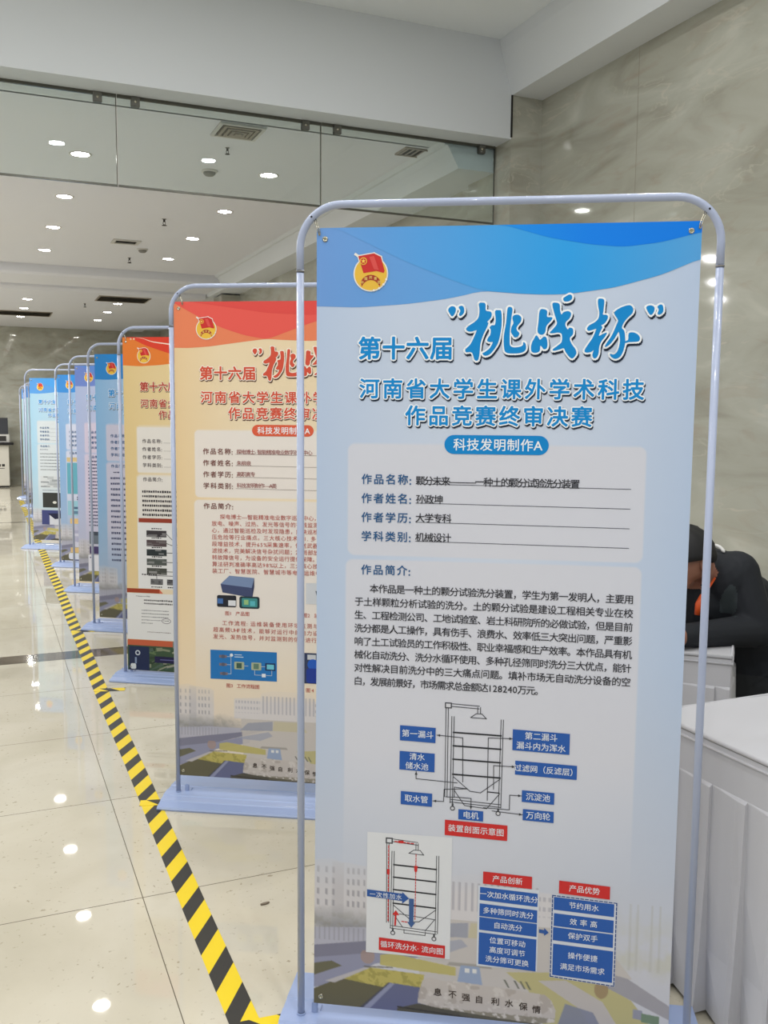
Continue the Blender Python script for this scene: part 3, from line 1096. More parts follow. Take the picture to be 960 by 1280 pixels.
def template(pal, fn=None, coarse=False, rows_dv=0.0, campus_fade=1.0, cards=True):
    """fabric shared by the whole row: header waves, emblem, contest title, cards, campus foot"""
    p = Print()
    if coarse:
        p.heavy = 6
    e0, e1 = np.array(pal['edge'], float), np.array(pal['mid'], float)
    card = np.array(pal['card'], float)

    def bg(u, v):
        t = np.clip(np.abs(u - 385) / 395, 0, 1) ** 1.5
        t = np.maximum(t, np.clip(1 - v / 650, 0, 1) * 0.55)
        b_ = e1[None] * (1 - t[:, None]) + e0[None] * t[:, None]
        low = np.clip((v - 900) / 500, 0, 1)[:, None]
        b_ = b_ * (1 - low * 0.6) + np.array(pal['low'], float)[None] * low * 0.6
        if cards:
            for (q, soft) in (((68, 449, 689, 690), 3.0),):
                a = np.clip(0.5 - sdbox(u, v, *q, 16) / soft, 0, 1)[:, None] * 0.86
                b_ = b_ * (1 - a) + card[None] * a
            a = np.clip(0.5 - sdbox(u, v, 64, 699, 688, 1900, 16) / 3.0, 0, 1) * np.clip((1420 - v) / 300, 0, 1) * 0.86
            b_ = b_ * (1 - a[:, None]) + card[None] * a[:, None]
        if fn:
            b_ = fn(u, v, b_)
        return campus(u, v, b_, pal.get('tint', (1, 1, 1)), campus_fade) if campus_fade > 0 else b_
    p.background(bg, coarse)
    L = lambda xs, ys: (lambda u: float(np.mean([np.interp(u + d, xs, ys) for d in (-15, -8, 0, 8, 15)])))
    us = list(np.linspace(0, FW, 53))
    top = lambda u: 0.0
    if pal['kind'] == 'blue':
        hb = L([0, 88, 187, 265, 305, 346, 427, 480, 522, 614, 705, 776, 780], [161, 164, 158, 149, 142, 132, 139, 141, 140, 128, 104, 75, 73])
        p.gstrip(us, top, hb, pal['g1'], 1)
        mb = L([0, 44, 48, 186, 283, 346, 427, 480, 522, 614, 705, 776, 780], [0, 0, 4, 70, 109, 131, 138, 140.6, 140, 128, 104, 75, 73])
        p.gstrip(us, top, mb, pal['g2'], 2)
        db = L([0, 390, 396, 481, 565, 630, 703, 774, 780], [0, 0, 2, 27, 42, 48, 40, 23, 21])
        p.gstrip(us, top, db, pal['g3'], 3)
    elif pal['kind'] == 'red':
        hb = L([0, 50, 123, 234, 314, 345, 357, 480, 600, 700, 780], [160, 161, 156, 141, 131, 130, 132, 137, 128, 104, 76])
        p.strip(us, top, hb, pal['h1'], 1)
        mb = L([0, 3, 80, 173, 253, 326, 345, 478, 600, 780], [0, 5, 48, 92, 118, 130, 125, 76, 40, 20])
        p.strip(us, top, mb, pal['h2'], 2)
        db = L([0, 60, 326, 478, 620, 780], [0, 0, 40, 48, 40, 18])
        p.strip(us, top, db, pal['h3'], 3)
    else:
        hb = L([0, 88, 187, 265, 346, 427, 522, 614, 705, 780], [141, 146, 141, 133, 128, 136, 138, 126, 104, 76])
        p.strip(us, top, hb, pal['h1'], 1)
        mb = L([0, 40, 120, 200, 300, 420, 780], [0, 2, 40, 66, 96, 118, 60])
        p.strip(us, top, mb, pal['h2'], 2)
        p.strip(us[5:], L([0, 100, 160, 260, 420, 780], [0, 2, 22, 34, 40, 22]), L([0, 100, 160, 260, 420, 780], [0, 3, 26, 40, 46, 26]), (246, 226, 206), 3)
        for k in range(2):
            p.disc(46 + k * 17, 9, 5, (236, 200, 170), 3, 10)
    emblem(p, 115, 93, 34, 5)
    K, Wt, Sh = pal['title'], pal['outline'], pal['shadow']
    p.title('第十六届', 88, 291, 249, 49, K, Wt, Sh)
    p.brush(CALLI, K, Wt, Sh)
    p.title('河南省大学生课外学术科技', 89, 683, 333, 44, K, Wt, Sh, 0.024, 0.085)
    p.title('作品竞赛终审决赛', 187, 581, 389, 44, K, Wt, Sh, 0.024, 0.085)
    p.rrect(274, 429, 491, 469, 20, pal['pill'], 2)
    p.text('科技发明制作A', 292, 476, 449, 27, (244, 246, 248), 0.012)
    for v, s_ in zip((525, 566, 607, 648), ('作品名称', '作者姓名', '作者学历', '学科类别')):
        p.text(s_, 96, 200, v, 23, pal['label'], 0.020)
        p.text(':', 200, None, v + 1, 25, pal['label'], 0.02)
        p.line([(215, v + 8.5), (660, v + 12)], 1.1, pal['rule'], 2)
    p.text('作品简介', 96, 200, 721, 23, pal['label'], 0.020)
    p.text(':', 200, None, 722, 25, pal['label'], 0.02)
    if campus_fade > 0:
        for ch, u, v in zip('息不强自利水保情', (280, 313, 343, 372, 408, 438, 469, 498), (1674, 1676, 1680, 1682, 1683, 1684, 1688, 1692)):
            p.text(ch, u - 9, None, v, 19, (74, 64, 58), 0.02, 2)
    return p


def pic(p, u0, v0, u1, v1, c0, c1, n=5, seed=1, layer=2):
    """small printed photograph: patches of colour"""
    r = random.Random(seed)
    p.rect(u0, v0, u1, v1, c0, layer)
    for k in range(n):
        a, c = r.uniform(u0, u1), r.uniform(v0, v1)
        wd, h = r.uniform(.15, .5) * (u1 - u0), r.uniform(.1, .35) * (v1 - v0)
        t = r.uniform(.3, 1)
        col = [c0[i] * (1 - t) + c1[i] * t for i in range(3)]
        p.rect(max(u0 + 2, a - wd / 2), max(v0 + 2, c - h / 2), min(u1 - 2, a + wd / 2), min(v1 - 2, c + h / 2), col, layer + 1)


PARA = ['本作品是一种土的颗分试验洗分装置，学生为第一发明人，主要用',
        '于土样颗粒分析试验的洗分。土的颗分试验是建设工程相关专业在校',
        '生、工程检测公司、工地试验室、岩土科研院所的必做试验，但是目前',
        '洗分都是人工操作，具有伤手、浪费水、效率低三大突出问题，严重影',
        '响了土工试验员的工作积极性、职业幸福感和生产效率。本作品具有机',
        '械化自动洗分、洗分水循环使用、多种孔径筛同时洗分三大优点，能针',
        '对性解决目前洗分中的三大痛点问题。填补市场无自动洗分设备的空']
BLUE = dict(kind='blue', edge=(186, 203, 228), mid=(208, 217, 232), low=(200, 200, 208), card=(216, 216, 224), g1=[(0, (112, 158, 220)), (350, (94, 166, 230)), (780, (84, 166, 230))],
            g2=[(50, (106, 160, 224)), (300, (80, 164, 232)), (520, (46, 162, 236)), (780, (88, 164, 224))], g3=[(390, (28, 146, 238)), (560, (4, 130, 238)), (780, (0, 124, 232))],
            title=(16, 140, 212), outline=(246, 250, 253), shadow=(28, 40, 60), pill=(14, 136, 208), label=(44, 92, 140), rule=(60, 64, 76))
RED = dict(kind='red', edge=(232, 204, 158), mid=(236, 220, 190), low=(236, 222, 204), card=(232, 226, 222), h1=(232, 132, 92), h2=(232, 92, 82), h3=(224, 78, 72),
           title=(212, 84, 62), outline=(246, 234, 216), shadow=(94, 62, 50), pill=(220, 96, 66), label=(124, 78, 70), rule=(120, 104, 100))
YEL = dict(kind='ribbon', edge=(224, 198, 142), mid=(230, 208, 162), low=(230, 206, 168), card=(228, 226, 226), h1=(228, 126, 52), h2=(220, 66, 46), h3=(220, 66, 46),
           title=(178, 62, 52), outline=(236, 220, 190), shadow=(84, 60, 44), pill=(206, 90, 50), label=(110, 104, 104), rule=(120, 116, 110))


def blue_variant(edge, mid, low, card, h1):
    d = dict(BLUE)
    h2 = [h1[0] * .86, min(255, h1[1] * 1.02), min(255, h1[2] * 1.03)]
    d.update(edge=edge, mid=mid, low=low, card=card, g1=[(0, h1), (780, h1)], g2=[(0, h2), (780, h2)])
    return d


NAVY, RD, WH, BK = (42, 92, 172), (206, 46, 46), (228, 232, 238), (46, 46, 52)


def art_near():
    p = template(BLUE)
    for s_, u1, v in (('颗分未来———一种土的颗分试验洗分装置', 556, 526.5), ('孙政坤', 273, 566), ('大学专科', 291, 606), ('机械设计', 291, 647.5)):
        p.text(s_, 215, u1, v, 20.5, BK, 0.012, 3, slope=0.006)
    for k, ln in enumerate(PARA):
        v = 762 + 29.35 * k + (0 if k else 0)
        p.text(ln, 117 if k == 0 else 84, 674, v, 20.5, BK, 0.010, 3, slope=0.0105)
    p.text('白，发展前景好，市场需求总金额达128240万元。', 84, 494, 968, 20.5, BK, 0.010, 3, slope=0.0105)

    def lab(u0, v0, u1, v1, lines, col, size, sk=0.028):
        h = (u1 - u0) * sk
        for q in range(3):
            a_, b_ = q / 3, (q + 1) / 3
            ua, ub_ = u0 + (u1 - u0) * a_, u0 + (u1 - u0) * b_
            p.add([(ua, v0 + h * a_), (ub_, v0 + h * b_), (ub_, v1 + h * b_), (ua, v1 + h * a_)], [(0, 3, 2, 1)], col, 3)
        n = len(lines)
        for i, t in enumerate(lines):
            W = sum(cw(c) for c in t) * size
            c = (u0 + u1) / 2
            vc = v0 + (v1 - v0) * (i + .5) / n + (0 if n == 1 else (0.5 - (i + .5) / n) * (v1 - v0 - n * size * 1.25) * 0.55) + h * 0.5 - W / 2 * sk
            p.text(t, c - W / 2, None, vc, size, WH, 0.008, 4, slope=sk)
    # sectional drawing
    g = (70, 72, 78)

    def dbl(a, c, gap=5, w_=1.6):
        a, c = np.array(a, float), np.array(c, float)
        d = c - a
        n = np.array([-d[1], d[0]]) / math.hypot(*d) * gap / 2
        p.line([a + n, c + n], w_, g)
        p.line([a - n, c - n], w_, g)
    dbl((302, 1038), (302, 1232), 5)
    dbl((408, 1040), (407, 1236), 5)
    dbl((289, 1012), (290, 1219), 5)
    dbl((290, 1012), (358, 1015), 6)
    p.rect(284, 1007, 299, 1020, g, 2)
    p.rect(286.5, 1009.5, 296.5, 1017.5, (214, 214, 220), 3)
    dbl((358, 1015), (358, 1029), 6)
    p.line([(340, 1038), (352, 1029), (364, 1029), (374, 1039), (340, 1038)], 1.6, g)
    for v in (1073, 1103, 1133, 1167):
        p.line([(304, v), (406, v + 2)], 3.4, (40, 42, 48))
    p.line([(306, 1173), (342, 1203), (365, 1205), (406, 1172)], 1.6, g)
    p.line([(290, 1219), (308, 1219), (308, 1196), (335, 1198)], 1.6, g)
    p.line([(380, 1202), (405, 1203)], 2.4, (40, 42, 48))
    p.line([(308, 1203), (331, 1236), (379, 1240), (406, 1205)], 1.6, g)
    dbl((299, 1227), (408, 1232), 6)
    for u, v in ((305, 1243), (404, 1248)):
        p.rect(u - 2, v - 10, u + 2, v - 2, g, 2)
        p.disc(u, v + 1, 5.5, g, 2, 14)
        p.disc(u, v + 1, 3.4, (206, 206, 212), 3, 14)
    ar = (52, 54, 60)
    for q in ([(268, 1081), (324, 1084), (326, 1183)], [(431, 1080), (379, 1081), (380, 1221)], [(438, 1142), (392, 1142), (393, 1195)],
              [(224, 1166), (224, 1182), (314, 1186)], [(262, 1230), (285, 1230), (286, 1202), (337, 1198)], [(453, 1206), (428, 1206), (428, 1239), (372, 1238)],
              [(456, 1248), (391, 1244)], [(345, 1243), (345, 1219), (308, 1218)]):
        p.line(q, 1.5, ar, 3)
        (a, c), (d, e) = q[0], q[1]
        L = math.hypot(d - a, e - c)
        dx, dy = (d - a) / L, (e - c) / L
        p.poly([(a, c), (a + dx * 7 - dy * 3, c + dy * 7 + dx * 3), (a + dx * 7 + dy * 3, c + dy * 7 - dx * 3)], ar, 3)
    lab(187, 1063, 265, 1097, ['第一漏斗'], NAVY, 17.5)
    lab(431, 1059, 552, 1105, ['第二漏斗', '漏斗内为浑水'], NAVY, 17.5)
    lab(187, 1121, 264, 1163, ['清水', '储水池'], NAVY, 17)
    lab(438, 1128, 569, 1159, ['过滤网（反滤层）'], NAVY, 17)
    lab(191, 1212, 260, 1242, ['取水管'], NAVY, 17.5)
    lab(454, 1193, 523, 1219, ['沉淀池'], NAVY, 17.5)
    lab(318, 1245, 372, 1268, ['电机'], NAVY, 17.5)
    lab(457, 1235, 523, 1260, ['万向轮'], NAVY, 17.5)
    lab(289, 1271, 425, 1306, ['装置剖面示意图'], RD, 17.5)
    # flow drawing on its white panel
    p.rect(118, 1311, 306, 1594, (222, 224, 228), 1)
    dbl((176, 1352), (175, 1531), 5)
    dbl((275, 1356), (275, 1536), 5)
    dbl((164, 1326), (166, 1519), 5)
    dbl((166, 1326), (230, 1331), 6)
    p.rect(159, 1321, 175, 1335, g, 2)
    p.rect(162, 1324, 172, 1332, (222, 224, 228), 3)
    dbl((229, 1331), (229, 1345), 5)
    p.line([(211, 1354), (222, 1346), (236, 1346), (244, 1356), (211, 1354)], 1.6, g)
    p.dash((166, 1340), (167, 1515), 2.4, RD, 5, 4, 3)
    p.dash((180, 1329), (224, 1331), 2.4, RD, 5, 4, 3)
    p.rect(187, 1326, 199, 1332, RD, 4)
    p.rect(163, 1394, 169, 1406, RD, 4)
    for v in (1383, 1412, 1441, 1473):
        p.line([(178, v), (272, v + 4)], 3.4, (40, 42, 48))
    p.line([(179, 1478), (222, 1513), (236, 1512), (273, 1481)], 1.6, g)
    p.line([(180, 1500), (200, 1528)], 1.6, g)
    p.line([(270, 1505), (250, 1532)], 1.6, g)
    p.line([(192, 1497), (272, 1504)], 1.6, g)
    dbl((172, 1529), (275, 1535), 6)
    p.line([(203, 1533), (203, 1541), (250, 1543), (251, 1535)], 1.6, g)
    for u, v in ((178, 1540), (270, 1546)):
        p.rect(u - 2, v - 8, u + 2, v, g, 2)
        p.disc(u, v + 3, 5.5, g, 2, 14)
        p.disc(u, v + 3, 3.4, (214, 214, 220), 3, 14)
    p.dash((227, 1356), (227, 1510), 1.8, RD, 4, 3, 3)
    p.poly([(223, 1382), (231, 1382), (230, 1394), (227, 1398), (224, 1394)], RD, 4)
    p.line([(184, 1497), (183, 1523)], 4, RD, 3)
    p.poly([(176, 1500), (184, 1489), (192, 1500)], RD, 3)
    p.dash((198, 1514), (212, 1515), 2.2, RD, 4, 3, 3)
    p.poly([(119, 1445), (198, 1449), (198, 1445), (213, 1459), (198, 1472), (198, 1466), (119, 1461)], (48, 90, 160), 4)
    p.text('一次性加水', 124, 198, 1455, 13.5, WH, 0.004, 5, slope=0.04)
    p.poly([(213, 1459), (224, 1459), (223.5, 1514), (228, 1514), (219, 1527), (210, 1514), (214, 1514)], (64, 96, 150), 4)
    lab(147, 1556, 295, 1586, ['循环洗分水·流向图'], RD, 16.5, 0.045)
    # two columns of boxes
    lab(375, 1383, 481, 1411, ['产品创新'], RD, 16.5, 0.035)
    p.rect(365, 1416, 497, 1603, (214, 220, 230), 1)
    for q in (((369, 1419, 494, 1449), ['一次加水循环洗分']), ((369, 1457, 494, 1486), ['多种筛同时洗分']), ((369, 1488.5, 494, 1518), ['自动洗分']), ((369, 1524, 494, 1598), ['位置可移动', '高度可调节', '洗分筛可更换'])):
        lab(*q[0], q[1], NAVY, 15.8, 0.042)
    lab(539, 1390, 647, 1419, ['产品优势'], RD, 16.5, 0.045)
    p.add([(524, 1422), (664, 1428), (664, 1622), (524, 1613)], [(0, 3, 2, 1)], (214, 218, 228), 1)
    for a, c in (((526, 1425), (662, 1431)), ((662, 1431), (662, 1620)), ((662, 1620), (526, 1611)), ((526, 1611), (526, 1425))):
        p.dash(a, c, 2.4, (40, 70, 130), 6, 4, 2)
    for q in (((529, 1428, 657, 1457), ['节约用水']), ((530, 1465, 657, 1494), ['效 率 高']), ((529, 1497, 657, 1527), ['保护双手']), ((530, 1535, 658, 1607), ['操作便捷', '满足市场需求'])):
        lab(*q[0], q[1], NAVY, 16, 0.042)
    p.poly([(499, 1505), (510, 1506), (510, 1501), (520, 1511), (510, 1519), (510, 1514), (499, 1513)], (48, 90, 160), 3)
    return p


def art_red():
    p = template(RED)
    T = (150, 84, 80)
    for s_, u1, v in (('探电博士-智能精准电业数字巡检中心', 486, 525.5), ('朱柳泉', 270, 566), ('高职高专', 284, 605), ('科技发明制作—A类', 360, 645)):
        p.text(s_, 219, u1, v, 18.5, T, 0.006)
    T = (186, 92, 82)
    for k, ln in enumerate(['探电博士—智能精准电业数字巡检中心，是基于电力设备的', '放电、噪声、过热、发光等信号的在线监测装置，通过构建中', '心，通过智能巡检及时发现隐患，解决巡检工作人员不足及高', '压危险等行业痛点。三大核心技术：1.多通道信息采集及频',
                            '段增益技术，提升65%采集速率，传送武器监测放大采样频率', '滤技术，完美解决信号杂扰问题；2.局部放电的双闭环放大后', '转故障信号，为设备的安全运行提供保障。3.故障诊断及处理', '算法研判准确率高达98%以上，三大核心技术为探电博士开辟', '装工厂、智慧医院、智慧城市等电力运维中的技术应用。']):
        v = 759 + 24.6 * k
        W = sum(cw(c) for c in ln)
        p.text(ln, 156 if k == 0 else 126, min(670, (156 if k == 0 else 126) + W * 20.6), v, 19.5, T, 0.004, 3, slope=-0.004)
    # product photos
    q = [(157, 1003), (189, 972), (279, 978), (272, 1012), (274, 1044), (164, 1034)]
    p.poly([(157, 1003), (189, 972), (279, 978), (270, 1014)], (120, 140, 176), 2)
    p.poly([(157, 1003), (270, 1014), (272, 1050), (164, 1034)], (66, 76, 112), 2)
    p.poly([(270, 1014), (279, 978), (279, 1010), (272, 1050)], (52, 60, 92), 2)
    p.rrect(144, 1044, 214, 1087, 6, (36, 38, 48), 3)
    p.rect(146, 1056, 166, 1075, (70, 110, 170), 4)
    p.rect(185, 1062, 212, 1082, (220, 222, 226), 4)
    p.rrect(225, 1046, 298, 1090, 8, (34, 58, 66), 3)
    p.rrect(234, 1052, 290, 1084, 4, (64, 140, 140), 4)
    p.rect(242, 1058, 258, 1076, (150, 190, 130), 5)
    p.rect(264, 1062, 282, 1080, (90, 180, 190), 5)
    p.text('图1  产品图', 172, 262, 1110, 17, T, 0.006)
    p.rect(464, 990, 560, 1066, (206, 210, 216), 2)
    p.poly([(498, 1018), (540, 1010), (548, 1050), (506, 1050)], (40, 42, 52), 3)
    p.text('图2  监测图', 452, 546, 1107, 17, T, 0.006)
    for k, ln in enumerate(['工作流程:运维装备使用环境监测与局部放电监控及', '超高频UHF技术，能够对运行中的电力设备实时监测，', '发光、发热信号，并对监测到的信号进行分析处理。']):
        p.text(ln, 160 if k == 0 else 128, 668 - 30 * k, 1146 + 25.5 * k, 19.5, T, 0.004, 3)
    p.rect(119, 1247, 360, 1355, (34, 116, 186), 2)
    for (u, v) in ((165, 1270), (165, 1300), (168, 1334)):
        p.rect(u - 14, v - 5, u + 14, v + 5, (120, 110, 120), 3)
        p.disc(u, v, 7, (88, 92, 110), 4, 10)
        p.line([(u + 14, v), (194, v)], 1.6, (190, 200, 210), 3)
    p.line([(194, 1262), (194, 1334)], 1.6, (190, 200, 210), 3)
    p.disc(196, 1264, 6, (226, 232, 238), 4, 12)
    p.line([(208, 1262), (232, 1262)], 2.5, (210, 226, 240), 3)
    p.line([(208, 1270), (238, 1270)], 2.5, (210, 226, 240), 3)
    for (u, c1) in ((224, (60, 90, 80)), (286, (96, 126, 110))):
        p.rrect(u - 18, 1288, u + 18, 1316, 3, (170, 180, 150), 3)
        p.rect(u - 10, 1292, u + 9, 1312, c1, 4)
        p.line([(u + 18, 1302), (u + 32, 1302)], 1.8, (190, 200, 210), 3)
    p.rect(318, 1288, 355, 1316, (26, 50, 96), 3)
    p.rect(324, 1293, 350, 1311, (110, 196, 216), 4)
    p.line([(280, 1316), (280, 1334), (342, 1334), (342, 1316)], 1.6, (190, 200, 210), 3)
    p.rect(306, 1328, 320, 1341, (226, 232, 240), 4)
    p.text('图3  工作流程图', 176, 298, 1378, 17, T, 0.006)
    p.rect(458, 1244, 560, 1356, (56, 66, 96), 2)
    p.disc(490, 1286, 20, (36, 92, 190), 3, 20)
    p.rrect(466, 1300, 520, 1354, 10, (34, 60, 150), 3)
    p.rect(470, 1250, 500, 1268, (200, 204, 210), 3)
    p.text('图4', 462, 496, 1381, 17, T, 0.006)
    return p


def bars(p, u0, v0, n, dv, col, w0, seed, h=9, u1=None, size=12):
    """lines of small print too fine to read at this distance, one dark word-shaped run after another"""
    r = random.Random(seed)
    for k in range(n):
        u = u0
        end = (u1 or 640) - (r.uniform(0, 200) if k % 5 == 4 else 0)
        while u < end:
            wd = r.uniform(6, 11)
            p.rect(u, v0 + dv * k - h / 2 + r.uniform(0, 2), min(u + wd, end), v0 + dv * k + h / 2 - r.uniform(0, 2), col, 2)
            u += wd + r.uniform(2.5, 4)


def art_yellow():
    p = template(YEL, coarse=True, campus_fade=0)
    K = (60, 56, 60)
    bars(p, 92, 784, 6, 24, K, 6, 3, 13)
    p.rect(70, 922, 330, 944, (150, 62, 44), 2)
    p.poly([(330, 922), (350, 944), (330, 944)], (200, 90, 70), 3)
    p.rect(64, 946, 690, 1290, (226, 226, 226), 1)
    for k, c in enumerate(((58, 54, 58), (84, 72, 74), (44, 52, 54), (80, 86, 82), (74, 76, 70))):
        v = 985 + 49 * k
        pic(p, 112, v, 222, v + 34, c, (150, 150, 150), 5, k)
        bars(p, 140, v - 10, 1, 0, K, 6, k, 8, 196)
        p.line([(222, v + 17), (300, 1075 if k < 2 else v + 17)], 3, K, 2)
    pic(p, 270, 970, 400, 1014, (64, 150, 176), (120, 210, 220), 5, 9)
    p.rect(300, 1074, 400, 1176, (36, 42, 74), 2)
    p.rect(310, 1084, 330, 1124, (140, 150, 190), 3)
    p.line([(326, 1014), (326, 1074)], 3, K, 2)
    bars(p, 84, 1216, 1, 0, K, 6, 5, 9, 170)
    p.line([(120, 1220), (640, 1220)], 3, K, 2)
    for u in (166, 256, 360):
        p.line([(u, 1220), (u, 1236)], 3, K, 2)
        pic(p, u - 34, 1238, u + 34, 1268, (110, 110, 112), (50, 50, 54), 6, u)
        bars(p, u - 30, 1280, 1, 0, K, 6, u, 8, u + 30)
    p.rect(0, 1292, 180, 1314, (160, 66, 40), 2)
    p.poly([(180, 1292), (200, 1314), (180, 1314)], (214, 110, 86), 2)
    p.rect(0, 1316, 776, 1562, (226, 226, 226), 1)
    bars(p, 50, 1332, 1, 0, (130, 130, 134), 4, 11, 6, 130)
    bars(p, 94, 1352, 2, 17, K, 6, 12, 9, 252)
    bars(p, 80, 1406, 5, 17, (120, 120, 126), 5, 13, 6, 230)
    for k in range(26):
        a, c = 2 * PI * k / 26, 2 * PI * (k + 1) / 26
        p.line([(216 + 24 * math.cos(a), 1458 + 13 * math.sin(a)), (216 + 24 * math.cos(c), 1458 + 13 * math.sin(c))], 3, (130, 124, 130), 3)
    bars(p, 110, 1520, 1, 0, (150, 140, 140), 5, 14, 6, 240)
    bars(p, 326, 1330, 8, 16, (90, 90, 96), 5, 15, 6, 640)
    bars(p, 350, 1486, 3, 15, (90, 90, 96), 5, 16, 6, 600)
    art_yellow_foot(p, 1564)
    return p


def art_yellow_foot(p, z):
    # printed aerial photograph at the foot of the yellow banner
    v0 = z
    p.rect(0, v0, 250, v0 + 30, (196, 96, 66), 3)
    p.rect(250, v0, FW, v0 + 36, (120, 124, 112), 3)
    p.rect(0, v0 + 30, FW, FH - 1, (62, 84, 62), 2)
    r = random.Random(4)
    for k in range(110):
        u, v = r.uniform(110, 770), r.uniform(v0 + 40, FH - 14)
        wd, h = r.uniform(14, 90), r.uniform(6, 22)
        a = r.uniform(-0.6, 0.2)
        c = r.choice([(96, 118, 82), (132, 138, 112), (52, 70, 52), (150, 150, 130), (78, 98, 84)])
        q = [(-wd / 2, -h / 2), (wd / 2, -h / 2), (wd / 2, h / 2), (-wd / 2, h / 2)]
        q = [(min(FW - 2, max(100, u + x * math.cos(a) - y * math.sin(a))), min(FH - 2, max(v0 + 36, v + x * math.sin(a) + y * math.cos(a)))) for x, y in q]
        p.add(q, [(0, 3, 2, 1)], c, 3 + (k % 2))
    p.rect(8, v0 + 36, 120, FH - 2, (32, 44, 78), 5)
    p.disc(56, v0 + 70, 14, (196, 204, 214), 6, 18)
    p.disc(56, v0 + 70, 8, (32, 44, 78), 7, 14)
    p.rect(40, v0 + 94, 50, v0 + 128, (130, 146, 176), 6)
    p.rrect(16, v0 + 128, 46, FH - 6, 8, (210, 214, 214), 6)
    p.rect(150, v0 + 84, 330, v0 + 118, (34, 32, 70), 6)
    p.rect(180, v0 + 98, 300, v0 + 103, (96, 96, 150), 7)
    return p


def art_blue(pal, style):
    p = template(pal, coarse=True)
    K = (70, 76, 110)
    if style == 'lines':
        bars(p, 112, 762, 1, 0, K, 5, 1, 10, 160)
        bars(p, 92, 800, 16, 36, K, 5, 20, 15)
    elif style == 'dense':
        bars(p, 92, 756, 20, 27, K, 5, 21, 13)
        pic(p, 92, 1320, 330, 1420, (110, 120, 132), (60, 66, 80), 7, 2)
        p.rect(92, 1440, 330, 1500, (74, 62, 108), 2)
        p.rect(80, 1510, 640, 1640, (226, 226, 236), 2)
        bars(p, 92, 1530, 2, 30, (120, 112, 150), 5, 22, 12, 300)
    elif style == 'cards':
        p.rect(70, 760, 690, 800, (214, 190, 140), 2)
        p.rect(70, 810, 690, 1100, (104, 172, 190), 2)
        bars(p, 170, 830, 9, 28, (70, 128, 160), 5, 23, 8, 640)
        bars(p, 160, 1130, 2, 20, (60, 66, 96), 5, 24, 14, 640)
        pic(p, 70, 1165, 690, 1300, (150, 196, 212), (70, 96, 126), 12, 6)
        p.rect(90, 1330, 690, 1380, (222, 188, 130), 2)
        pic(p, 120, 1390, 640, 1600, (206, 206, 222), (160, 160, 190), 12, 7)
        p.rect(90, 1604, 690, 1650, (222, 188, 130), 2)
        p.rrect(70, 1656, 500, 1716, 20, (220, 222, 230), 3)
        bars(p, 90, 1672, 3, 20, (50, 50, 62), 5, 25, 9, 480)
    elif style == 'photos':
        bars(p, 96, 756, 1, 0, K, 5, 26, 8, 180)
        bars(p, 92, 800, 6, 34, (90, 96, 104), 5, 27, 9)
        pic(p, 90, 1040, 380, 1160, (206, 210, 212), (140, 146, 150), 12, 8)
        bars(p, 110, 1190, 1, 0, K, 5, 28, 7, 400)
        p.rect(110, 1216, 420, 1376, (56, 58, 56), 2)
        p.disc(240, 1320, 22, (214, 214, 206), 3, 16, ry=14)
        p.rect(96, 1404, 420, 1560, (66, 72, 122), 2)
        p.rect(180, 1440, 420, 1560, (206, 208, 216), 3)
        p.poly([(160, 1440), (330, 1436), (360, 1480), (240, 1500)], (36, 38, 66), 4)
    return p


# ------------------------------------------------------------------ banner stands
def base_bm(L=0.945):
    bm = bmesh.new()
    prof = [(-0.098, 0.0), (-0.10, 0.006), (-0.096, 0.012), (-0.062, 0.020), (-0.058, 0.024), (-0.032, 0.027), (-0.028, 0.031), (0.012, 0.034), (0.016, 0.031), (0.05, 0.031),
            (0.054, 0.034), (0.10, 0.031), (0.160, 0.030), (0.164, 0.026), (0.164, 0.0)]
    nx = 2
    prism(bm, prof, -0.046, L - 0.046, 'x')
    return bm


